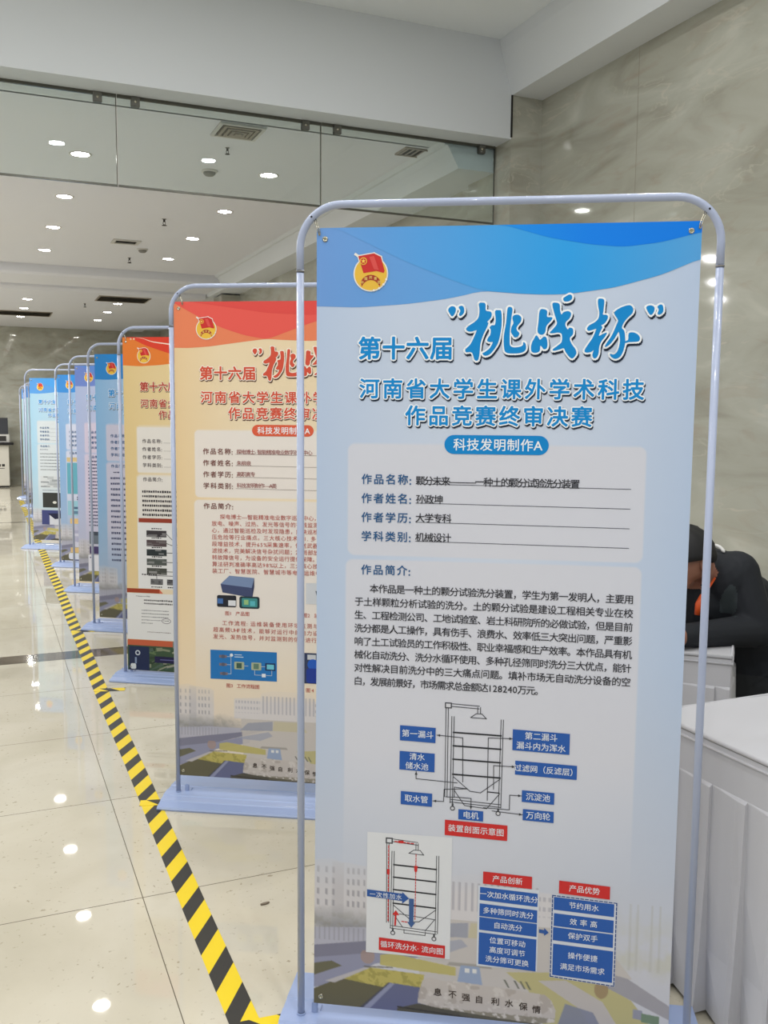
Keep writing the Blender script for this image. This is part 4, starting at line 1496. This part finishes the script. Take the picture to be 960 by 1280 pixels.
def make_frame():
    root = empty('banner_stand')
    W, r, zt, cr = 0.854, 0.0082, 1.838, 0.088
    for x in (0, W):
        bm = bmesh.new()
        tube(bm, [(x, 0, 0.03), (x, 0, 1.705)], r, 14)
        pole = link('pole', bm, frame_paint, root)
        bm = bmesh.new()
        lathe(bm, [(r + 0.0022, 0.0), (r + 0.0022, 0.003), (r + 0.0003, 0.0035)], 16, 0, Matrix.Translation((x, 0, 0.033)), False)
        link('socket', bm, base_paint, pole)
    bm = bmesh.new()
    pts = [(0, 0, 1.698)]
    for k in range(11):
        a = PI - k / 10 * PI / 2
        pts.append((cr + cr * math.cos(a), 0, zt - cr + cr * math.sin(a)))
    for k in range(11):
        a = PI / 2 - k / 10 * PI / 2
        pts.append((W - cr + cr * math.cos(a), 0, zt - cr + cr * math.sin(a)))
    pts.append((W, 0, 1.698))
    tube(bm, pts, r, 14)
    arch = link('arched_top_tube', bm, frame_paint, root)
    for x in (0, W):
        bm = bmesh.new()
        lathe(bm, [(r + 0.0002, 0), (r + 0.0009, 0.0004), (r + 0.0009, 0.0022), (r + 0.0002, 0.0026)], 16, 0, Matrix.Translation((x, 0, 1.7005)))
        link('joint_ring', bm, grey_plastic, arch, True)
    s2 = cr * (1 - math.sqrt(.5))
    for x, sg in ((s2, 1), (W - s2, -1)):
        bm = bmesh.new()
        lathe(bm, [(0, 0.0006), (0.0022, 0.0004), (0.0024, -0.002)], 10, 0, Matrix.Translation((x, -r, zt - s2)) @ Matrix.Rotation(PI / 2, 4, 'X'))
        link('screw_hole', bm, hole_dark, arch)
        # little wire hook between the tube's bend and the fabric corner
        bm = bmesh.new()
        d = 1 if sg > 0 else -1
        tube(bm, [(x + 0.004 * d, -0.002, zt - s2 - 0.004), (x + 0.009 * d, -0.004, zt - s2 - 0.016), (x + 0.0135 * d, -0.0045, zt - s2 - 0.030), (x + 0.016 * d, -0.0045, zt - s2 - 0.038)], 0.0012, 8)
        tube(bm, [(x + 0.0075 * d, -0.002, zt - s2 - 0.003), (x + 0.0125 * d, -0.004, zt - s2 - 0.015), (x + 0.017 * d, -0.0045, zt - s2 - 0.029), (x + 0.018 * d, -0.0045, zt - s2 - 0.037)], 0.0012, 8)
        link('wire_hook', bm, chrome, root, True)
    link('base_plate', base_bm(), base_paint, root)
    for x in (0.03, W - 0.03):
        bm = bmesh.new()
        box(bm, x - 0.007, x + 0.007, 0.006, 0.013, 0.028, 0.058, bevel=0.002)
        box(bm, x - 0.012, x + 0.012, 0.006, 0.04, 0.028, 0.034, bevel=0.001)
        link('foot_clip', bm, base_paint, root)
    return root


FRAME = make_frame()
USED = [False]


def stand(x, y, ang, label, art, du=0.036, z_top=1.79, sc=1.0):
    if not USED[0]:
        r_ = FRAME
        USED[0] = True
    else:
        r_ = FRAME.copy()
        COL.objects.link(r_)
        for ch in FRAME_PARTS:
            c = ch.copy()
            COL.objects.link(c)
            c.parent = r_
            for g in ch.children:
                d = g.copy()
                COL.objects.link(d)
                d.parent = c
    r_.location = (x, y, 0)
    r_.rotation_euler = (0, 0, math.radians(ang))
    tag(r_, label, 'banner stand', 'row of door-frame banner stands along the floor tape')
    fb = art.build('printed_banner', r_, du, z_top, sc)
    for (u, v) in ((18, 23), (FW - 20, 19), (16, FH - 18), (FW - 18, FH - 18)):
        low = max(0, min(1, (v - 900) / 800))
        X = du + (u - low * 6 * (1 - u / FW)) / 1000
        Z = z_top - (v + low * 7 * (u - 80) / 700) / 1000 * sc
        yb = (2.5 * math.sin(PI * u / FW) - 2) / 1000 - 0.0012
        bm = bmesh.new()
        mx_ = Matrix.Translation((X, yb, Z)) @ Matrix.Rotation(PI / 2, 4, 'X')
        lathe(bm, [(0.0026, 0.0002), (0.003, 0.0012), (0.0052, 0.0014), (0.006, 0.0004), (0.0058, -0.0006)], 20, 0, mx_)
        gm = link('grommet', bm, chrome, fb, True)
        bm = bmesh.new()
        lathe(bm, [(0, 0.0003), (0.0027, 0.0003)], 16, 0, mx_)
        link('eyelet_hole', bm, mat('eyelet_shade', (150, 150, 120), 0.6), gm)
    return r_


FRAME_PARTS = list(FRAME.children)
stand(0.625, 1.914, -30.8, 'nearest and largest banner stand, blue header over white with a soil washing device diagram', art_near())
stand(0.607, 3.291, -30.3, 'red and cream banner stand, second in the row behind the large blue one', art_red(), 0.010, 1.785, 0.978)
yb = art_yellow()
stand(0.65, 4.988, -33.0, 'yellow banner stand with an orange header, third in the row behind the red one', yb, 0.022, 1.790, 1.01)
pals = [blue_variant((140, 186, 226), (178, 200, 230), (176, 184, 204), (214, 206, 222), (50, 136, 208)),
        blue_variant((176, 190, 226), (196, 202, 230), (200, 196, 212), (222, 208, 226), (116, 140, 210)),
        blue_variant((140, 178, 220), (160, 190, 224), (170, 182, 206), (216, 216, 232), (66, 142, 216)),
        blue_variant((166, 204, 226), (186, 212, 226), (188, 198, 202), (214, 217, 218), (92, 156, 222)),
        blue_variant((172, 208, 220), (190, 214, 222), (188, 198, 200), (214, 217, 218), (88, 146, 218))]
stand(0.623, 6.254, -34.0, 'bright blue banner stand with lines of text, right behind the yellow one', art_blue(pals[0], 'lines'), 0.046, 1.775, 0.985)
stand(0.622, 7.667, -32.0, 'lavender blue banner stand, second behind the yellow one', art_blue(pals[1], 'dense'), 0.046, 1.768, 0.98)
stand(0.607, 8.969, -32.0, 'blue banner stand with teal and tan panels on it, third behind the yellow one', art_blue(pals[2], 'cards'), 0.020, 1.745, 0.98)
stand(0.400, 10.292, -32.0, 'pale blue banner stand with two dark photos, set a little left of the row', art_blue(pals[3], 'photos'), 0.052, 1.755, 0.965)
stand(0.560, 13.35, -32.0, 'far pale banner stand mostly hidden behind the one with two dark photos', art_blue(pals[4], 'lines'))
stand(0.555, 14.90, -32.0, 'far pale banner stand, next to last in the row, only a sliver showing', art_blue(pals[4], 'dense'))
stand(0.550, 16.40, -32.0, 'last banner stand of the row, a thin sliver near the far wall', art_blue(pals[4], 'lines'))
# ------------------------------------------------------------------ draped tables
def draped_table(name, corner, ang, wx, wy, h, lab, pleat=0.115, band=0.06):
    """corner: local (0,0) is the corner; table spans +x*wx, +y*wy in its own frame"""
    t = tag(empty(name, (corner[0], corner[1], 0), ang), lab, 'table')
    # board and legs under the cloth
    bm = bmesh.new()
    box(bm, 0.012, wx - 0.012, 0.012, wy - 0.012, h - 0.03, h - 0.006, bevel=0.004)
    link('tabletop', bm, mat('folding_table_board', (190, 180, 160), 0.6), t)
    for (x, y) in ((0.06, 0.06), (wx - 0.06, 0.06), (0.06, wy - 0.06), (wx - 0.06, wy - 0.06)):
        bm = bmesh.new()
        tube(bm, [(x, y, 0), (x, y, h - 0.03)], 0.014, 10)
        link('leg', bm, grey_plastic, t)
    # cloth top: subdivided, slightly wrinkled, rounded rolled edge
    bm = bmesh.new()
    nx, ny = max(8, int(wx / 0.03)), max(8, int(wy / 0.03))
    rng = random.Random(hash(lab) % 1000 if False else len(lab))
    ph = [rng.uniform(0, 6) for _ in range(8)]

    def zt(x, y):
        return h + 0.0012 * (math.sin(x * 17 + y * 9 + ph[0]) + math.sin(x * 6 - y * 23 + ph[1]) + 0.6 * math.sin(x * 41 + y * 13 + ph[2]))
    g = [[bm.verts.new((wx * i / nx, wy * j / ny, zt(wx * i / nx, wy * j / ny))) for j in range(ny + 1)] for i in range(nx + 1)]
    for i in range(nx):
        for j in range(ny):
            f = bm.faces.new((g[i][j], g[i + 1][j], g[i + 1][j + 1], g[i][j + 1]))
            f.smooth = True
    # rolled hem strip round the rim
    cor = [(0, 0), (wx, 0), (wx, wy), (0, wy)]
    tube(bm, [(x, y, h - 0.002) for x, y in cor + cor[:1]], 0.006, 8)
    tube(bm, [(x + (0.004 if x else -0.004), y + (0.004 if y else -0.004), h - 0.022) for x, y in cor + cor[:1]], 0.0035, 6)
    link('cloth_top', bm, cloth, t)
    # pleated skirt: flat knife pleats below a plain band
    bm = bmesh.new()
    per = []
    for k in range(4):
        a, c = Vector(cor[k]), Vector(cor[(k + 1) % 4])
        d = (c - a)
        n = Vector((d.y, -d.x)).normalized()
        L = d.length
        s = 0.0
        while s < L - 0.004:
            wdt = min(pleat * rng.uniform(0.85, 1.15), L - s)
            per.append((a + d.normalized() * s, n, 0.002, 0))
            per.append((a + d.normalized() * (s + wdt * 0.70), n, 0.012, 1))
            per.append((a + d.normalized() * (s + wdt * 0.985), n, 0.017, 1))
            per.append((a + d.normalized() * (s + wdt * 0.99), n, 0.001, 0))
            s += wdt
    zs = [h - 0.008, h - 0.02 - band, h - 0.02 - band - 0.003, h * 0.55, h * 0.25, 0.012]
    rows = []
    for j, z in enumerate(zs):
        row = []
        for i, (p, n, off, lip) in enumerate(per):
            o_ = 0.003 if j < 2 else (0.003 + off * (0.45 + 0.2 * (j - 2)) + 0.004 * (j - 2) * math.sin(i * 1.7 + j))
            q = p + n * o_
            row.append(bm.verts.new((q.x, q.y, z - (0.004 * lip * (1 if j == 2 else 0)))))
        rows.append(row)
    m = len(per)
    for A, B in zip(rows, rows[1:]):
        for i in range(m):
            f = bm.faces.new((A[i], A[(i + 1) % m], B[(i + 1) % m], B[i]))
    sk = link('table_skirt', bm, cloth, t)
    return t


draped_table('draped_table', (1.512, -0.15), 0, 0.62, 1.96, 0.67, 'white cloth table with a pleated skirt, beside the nearest blue banner', 0.098, 0.085)
a2 = math.radians(135.0)
draped_table('draped_table', (2.089, 2.147), a2 - PI / 2, 0.34, 0.85, 0.67, 'small white cloth table behind the banner pole, with a person leaning on it', 0.13, 0.075)

# ------------------------------------------------------------------ reception desk far back on the left
t = tag(empty('reception_desk', (-0.2, 19.05, 0)), 'white desk with a black top far back at the left edge of the photo', 'desk')
dw = mat('white_desk_panel', (214, 210, 198), 0.35)
bm = bmesh.new()
box(bm, -0.55, 0.615, -0.2, 0.25, 0.03, 0.80, bevel=0.008)
link('body', bm, dw, t)
bm = bmesh.new()
box(bm, -0.53, 0.60, -0.18, 0.25, 0.0, 0.03)
link('plinth', bm, dark_plastic, t)
bm = bmesh.new()
box(bm, -0.6, 0.70, -0.26, 0.28, 0.80, 0.845, bevel=0.006)
link('top', bm, mat('black_desk_top', (28, 27, 28), 0.25), t)
bm = bmesh.new()
for k, (x, wd) in enumerate(((0.30, 0.05), (0.37, 0.05), (0.44, 0.05), (0.51, 0.05))):
    box(bm, x - wd / 2, x + wd / 2, -0.2025, -0.199, 0.395, 0.44)
box(bm, 0.30, 0.53, -0.2025, -0.199, 0.355, 0.365)
box(bm, 0.36, 0.44, -0.2025, -0.199, 0.475, 0.485)
link('dark_lettering', bm, dark_plastic, t)
t = tag(empty('computer_monitor', (0.245, 19.0, 0.845)), 'black monitor on a white printer-like base, on the far reception desk', 'monitor')
bm = bmesh.new()
box(bm, -0.35, 0.19, -0.12, 0.14, 0.0, 0.15, bevel=0.01)
link('white_base', bm, white_plastic, t)
bm = bmesh.new()
box(bm, -0.30, 0.13, -0.124, -0.118, 0.025, 0.12)
link('front_slot', bm, dark_plastic, t)
bm = bmesh.new()
prism(bm, [(-0.02, 0.15), (0.03, 0.15), (0.075, 0.46), (0.035, 0.46)], -0.35, 0.17, 'x')
link('screen_housing', bm, mat('black_monitor', (32, 34, 42), 0.3), t)

# ------------------------------------------------------------------ seated person
jacket = mat('black_jacket_cloth', (22, 26, 33), 0.8)
trouser = mat('dark_grey_trousers', (40, 43, 46), 0.85)
shirt = mat('grey_green_shirt', (52, 60, 63), 0.85)
skin = mat('skin', (150, 104, 84), 0.5)
hair = mat('black_hair', (18, 17, 20), 0.6)
shoe = mat('black_shoe', (20, 20, 20), 0.5)
PERSON = tag(empty('person', (2.66, 2.45, 0)), 'person in a black jacket bent over the small table, orange lanyard hanging', 'person')
PO = Vector((2.66, 2.45, 0))


def capsule(bm, p0, r0, p1, r1, seg=14):
    """tapered limb with rounded ends"""
    p0, p1 = Vector(p0), Vector(p1)
    d = p1 - p0
    L = max(d.length, 1e-5)
    q = d.to_track_quat('Z', 'Y').to_matrix().to_4x4()
    prof = [(r0 * math.sin(a), -r0 * math.cos(a)) for a in np.linspace(0, PI / 2, 6)] + [(r1 * math.cos(a), L + r1 * math.sin(a)) for a in np.linspace(0, PI / 2, 6)]
    prof[0] = (0, prof[0][1])
    prof[-1] = (0, prof[-1][1])
    lathe(bm, prof, seg, 0, Matrix.Translation(p0) @ q)


def grown_body(name, limbs, voxel, mats, parent):
    """one continuous skin grown over the limbs: voxel union, then smoothed"""
    bm = bmesh.new()
    for (a, ra, c, rc) in limbs:
        capsule(bm, Vector(a) - PO, ra, Vector(c) - PO, rc)
    o = link(name, bm, mats, parent)
    md = o.modifiers.new('union', 'REMESH')
    md.mode = 'VOXEL'
    md.voxel_size = voxel
    md.use_smooth_shade = True
    m2 = o.modifiers.new('soften', 'SMOOTH')
    m2.factor = 0.5
    m2.iterations = 4
    dg = bpy.context.evaluated_depsgraph_get()
    me2 = bpy.data.meshes.new_from_object(o.evaluated_get(dg))
    o.modifiers.clear()
    o.data = me2
    me2.materials.clear()
    for m in mats:
        me2.materials.append(m)
    me2.polygons.foreach_set('use_smooth', [True] * len(me2.polygons))
    return o


# joints (world)
J = dict(pel=(2.50, 2.49, 0.46), wai=(2.45, 2.49, 0.60), che=(2.385, 2.47, 0.755), up=(2.29, 2.44, 0.865), nk=(2.215, 2.415, 0.905), hd0=(2.16, 2.40, 0.915),
         lsh=(2.300, 2.36, 0.885), lel=(2.325, 2.285, 0.705), lwr=(2.005, 2.29, 0.712), rsh=(2.25, 2.54, 0.855), rel=(2.10, 2.48, 0.79), rwr=(1.95, 2.46, 0.718),
         lhip=(2.47, 2.40, 0.46), lkn=(2.40, 2.03, 0.48), lan=(2.52, 1.99, 0.09), ltoe=(2.43, 1.87, 0.04), rhip=(2.55, 2.57, 0.46), rkn=(2.66, 2.14, 0.48), ran=(2.72, 2.08, 0.09), rtoe=(2.68, 1.95, 0.04))
LAT = Vector((0.25, 0.97, 0.0)) * 0.07      # half the depth of the trunk to either side
LIMBS = []


def limb(a, ra, c, rc, two=0.0):
    a, c = Vector(J[a] if isinstance(a, str) else a), Vector(J[c] if isinstance(c, str) else c)
    if two:
        for k in (-1, 0, 1):
            LIMBS.append((a + LAT * two * k, ra, c + LAT * two * k, rc))
    else:
        LIMBS.append((a, ra, c, rc))


limb('pel', .125, 'wai', .118, 0.9)
limb('wai', .118, 'che', .130, 0.9)
limb('che', .130, 'up', .092, 0.9)
limb('up', .085, 'nk', .056)
limb('nk', .056, 'hd0', .052)
limb('che', .12, (2.20, 2.43, 0.775), .085)          # jacket front hanging forward
limb('lsh', .076, 'lel', .060)
limb('up', .085, 'lsh', .076)
limb('lel', .058, 'lwr', .036)
limb('up', .085, 'rsh', .074)
limb('rsh', .074, 'rel', .055)
limb('rel', .053, 'rwr', .035)
for s_ in 'lr':
    limb('pel', .12, s_ + 'hip', .09)
    limb(s_ + 'hip', .09, s_ + 'kn', .062)
    limb(s_ + 'kn', .060, s_ + 'an', .042)
    limb(s_ + 'an', .040, s_ + 'toe', .034)


def hand(wr, direction, up, side):
    """palm, four unequal bent fingers and a thumb, carried on the wrist joint"""
    d, u_ = Vector(direction).normalized(), Vector(up).normalized()
    s = d.cross(u_).normalized() * side
    base = Vector(J[wr])
    for off in (-0.024, -0.008, 0.008, 0.024):
        LIMBS.append((base + d * 0.02 + s * off * 0.7, 0.017, base + d * 0.085 + s * off, 0.0125))
    for off, ln in ((-0.030, 0.064), (-0.010, 0.074), (0.010, 0.070), (0.029, 0.054)):
        p0 = base + d * 0.088 + s * off
        p1 = p0 + d * ln * 0.5 - u_ * 0.003
        p2 = p0 + d * ln - u_ * 0.016
        LIMBS.append((p0, 0.0100, p1, 0.0088))
        LIMBS.append((p1, 0.0088, p2, 0.0074))
    q0 = base + d * 0.03 - s * 0.028
    q1 = q0 + d * 0.03 - s * 0.020
    q2 = q1 + d * 0.026 - s * 0.003 - u_ * 0.006
    LIMBS.append((q0, 0.0125, q1, 0.0105))
    LIMBS.append((q1, 0.0105, q2, 0.0085))


hand('lwr', (-1, 0.25, -0.02), (0, 0, 1), 1)
hand('rwr', (-0.8, -0.5, -0.02), (0, 0, 1), -1)
# the head: skull, brow and jaw, joined on the neck
HD = Vector((2.090, 2.385, 0.922))
LIMBS.append((HD + Vector((0.012, 0, 0.030)), 0.088, HD + Vector((-0.015, -0.004, 0.012)), 0.080))
LIMBS.append((HD + Vector((-0.010, 0, 0.0)), 0.078, HD + Vector((-0.035, -0.012, -0.040)), 0.052))
LIMBS.append((Vector(J['hd0']), 0.052, HD, 0.06))
body = grown_body('body', LIMBS, 0.0055, [jacket, skin, trouser, shoe, shirt], PERSON)
body.name = 'body'
for p in body.data.polygons:
    c = p.center + PO
    mi = 0
    dx = c - HD
    if c.z < 0.075:
        mi = 3
    elif c.z < 0.57 and (c.y < 2.30 or c.z < 0.53):
        mi = 2
    if c.x < 2.20 and c.z > 0.835 and (dx.length < 0.118 or (c - Vector((2.17, 2.395, 0.92))).length < 0.07):
        mi = 1
    if c.x < 2.01 and c.z < 0.78:
        mi = 1
    ap = c - Vector((2.245, 2.345, 0.80))
    if mi == 0 and c.y < 2.40 and c.z > 0.757 and (ap.x * 0.92 - ap.y * 0.4) ** 2 / 0.0006 + ap.z ** 2 / 0.0036 < 1:
        mi = 4
    p.material_index = mi
# hair: a cap that follows the back, top and crown of the head
bm = bmesh.new()
bmesh.ops.create_uvsphere(bm, u_segments=28, v_segments=18, radius=1)
HC = HD + Vector((-0.005, 0, 0.028))
Rm = Matrix.Rotation(math.radians(-6), 3, 'Y')
kill = [v for v in bm.verts if (v.co.z < -0.10 and v.co.x < 0.35) or v.co.z < -0.30]
bmesh.ops.delete(bm, geom=kill, context='VERTS')
for v in bm.verts:
    r_ = 1 + 0.02 * math.sin(v.co.x * 9 + v.co.y * 7) + 0.015 * math.sin(v.co.z * 13 + v.co.y * 17)
    q = Vector((v.co.x * 0.104, v.co.y * 0.090, v.co.z * 0.096)) * r_
    v.co = HC + Rm @ q - PO
for f in bm.faces:
    f.smooth = True
hr = link('hair', bm, hair, PERSON)
sm = hr.modifiers.new('thick', 'SOLIDIFY')
sm.thickness = 0.012
sm.offset = 1
# face: nose, eyes, mouth, ears  (turned down toward the table)
fdir = Vector((-0.86, -0.15, -0.50)).normalized()
side = Vector((0.1, -1, 0)).normalized()
fup = side.cross(fdir).normalized()
if fup.z < 0:
    fup = -fup
FC = HD + Vector((-0.025, 0, -0.005))


def blob(name, pos, sx, sy, sz, m, parent):
    b2 = bmesh.new()
    bmesh.ops.create_uvsphere(b2, u_segments=14, v_segments=10, radius=1)
    M3 = Matrix((fdir, side, fup)).transposed()
    for v in b2.verts:
        v.co = Vector(pos) + M3 @ Vector((v.co.x * sx, v.co.y * sy, v.co.z * sz)) - PO
    for f in b2.faces:
        f.smooth = True
    return link(name, b2, m, parent)


blob('nose', FC + fdir * 0.083 - fup * 0.012, 0.02, 0.013, 0.022, skin, PERSON)
for s in (-1, 1):
    blob('eye', FC + fdir * 0.068 + side * 0.03 * s + fup * 0.022, 0.012, 0.013, 0.008, mat('eye_white', (220, 216, 210), 0.3), PERSON)
    blob('ear', HD + side * 0.083 * s + Vector((0.01, 0, 0.005)), 0.016, 0.010, 0.03, skin, PERSON)
blob('mouth', FC + fdir * 0.066 - fup * 0.05, 0.008, 0.022, 0.006, mat('lips', (140, 84, 76), 0.5), PERSON)
# collar, shirt front, lanyard
bm = bmesh.new()
CN = Vector((2.238, 2.415, 0.910))
ca, cb_ = Vector((0.3, 0, 0.954)).normalized(), Vector((0, 1, 0))
tube(bm, [CN + ca * 0.066 * math.cos(t_) + cb_ * 0.066 * math.sin(t_) - PO for t_ in np.linspace(-0.75, 0.55, 15)], [0.003] + [0.006] * 13 + [0.003], 10)
link('collar', bm, mat('white_collar', (215, 214, 210), 0.7), PERSON, True)
bm = bmesh.new()
tube(bm, [Vector(q) - PO for q in ((2.185, 2.335, 0.88), (2.150, 2.325, 0.85), (2.125, 2.325, 0.83))], 0.004, 8)
tube(bm, [Vector(q) - PO for q in ((2.125, 2.325, 0.83), (2.112, 2.325, 0.80), (2.108, 2.325, 0.765))], [0.006, 0.011, 0.009], 10)
link('lanyard', bm, mat('orange_lanyard', (214, 84, 30), 0.5), PERSON, True)

# dark chair under the person
t = tag(empty('office_chair', (2.64, 2.55, 0), math.radians(-14)), 'dark chair under the person bent over the small table', 'chair')
bm = bmesh.new()
box(bm, -0.22, 0.22, -0.22, 0.22, 0.30, 0.345, bevel=0.02)
link('seat', bm, trouser, t)
bm = bmesh.new()
box(bm, 0.215, 0.25, -0.2, 0.2, 0.44, 0.64, bevel=0.018)
link('backrest', bm, trouser, t)
for (x, y) in ((-.19, -.19), (.21, -.19), (-.19, .19), (.21, .19)):
    bm = bmesh.new()
    tube(bm, [(x, y, 0.0), (x * 0.97, y * 0.97, 0.31)] if x < 0 else [(x + .03, y, 0.0), (x, y, 0.31), (x + 0.015, y, 0.52)], 0.012, 8)
    link('leg', bm, dark_plastic, t)
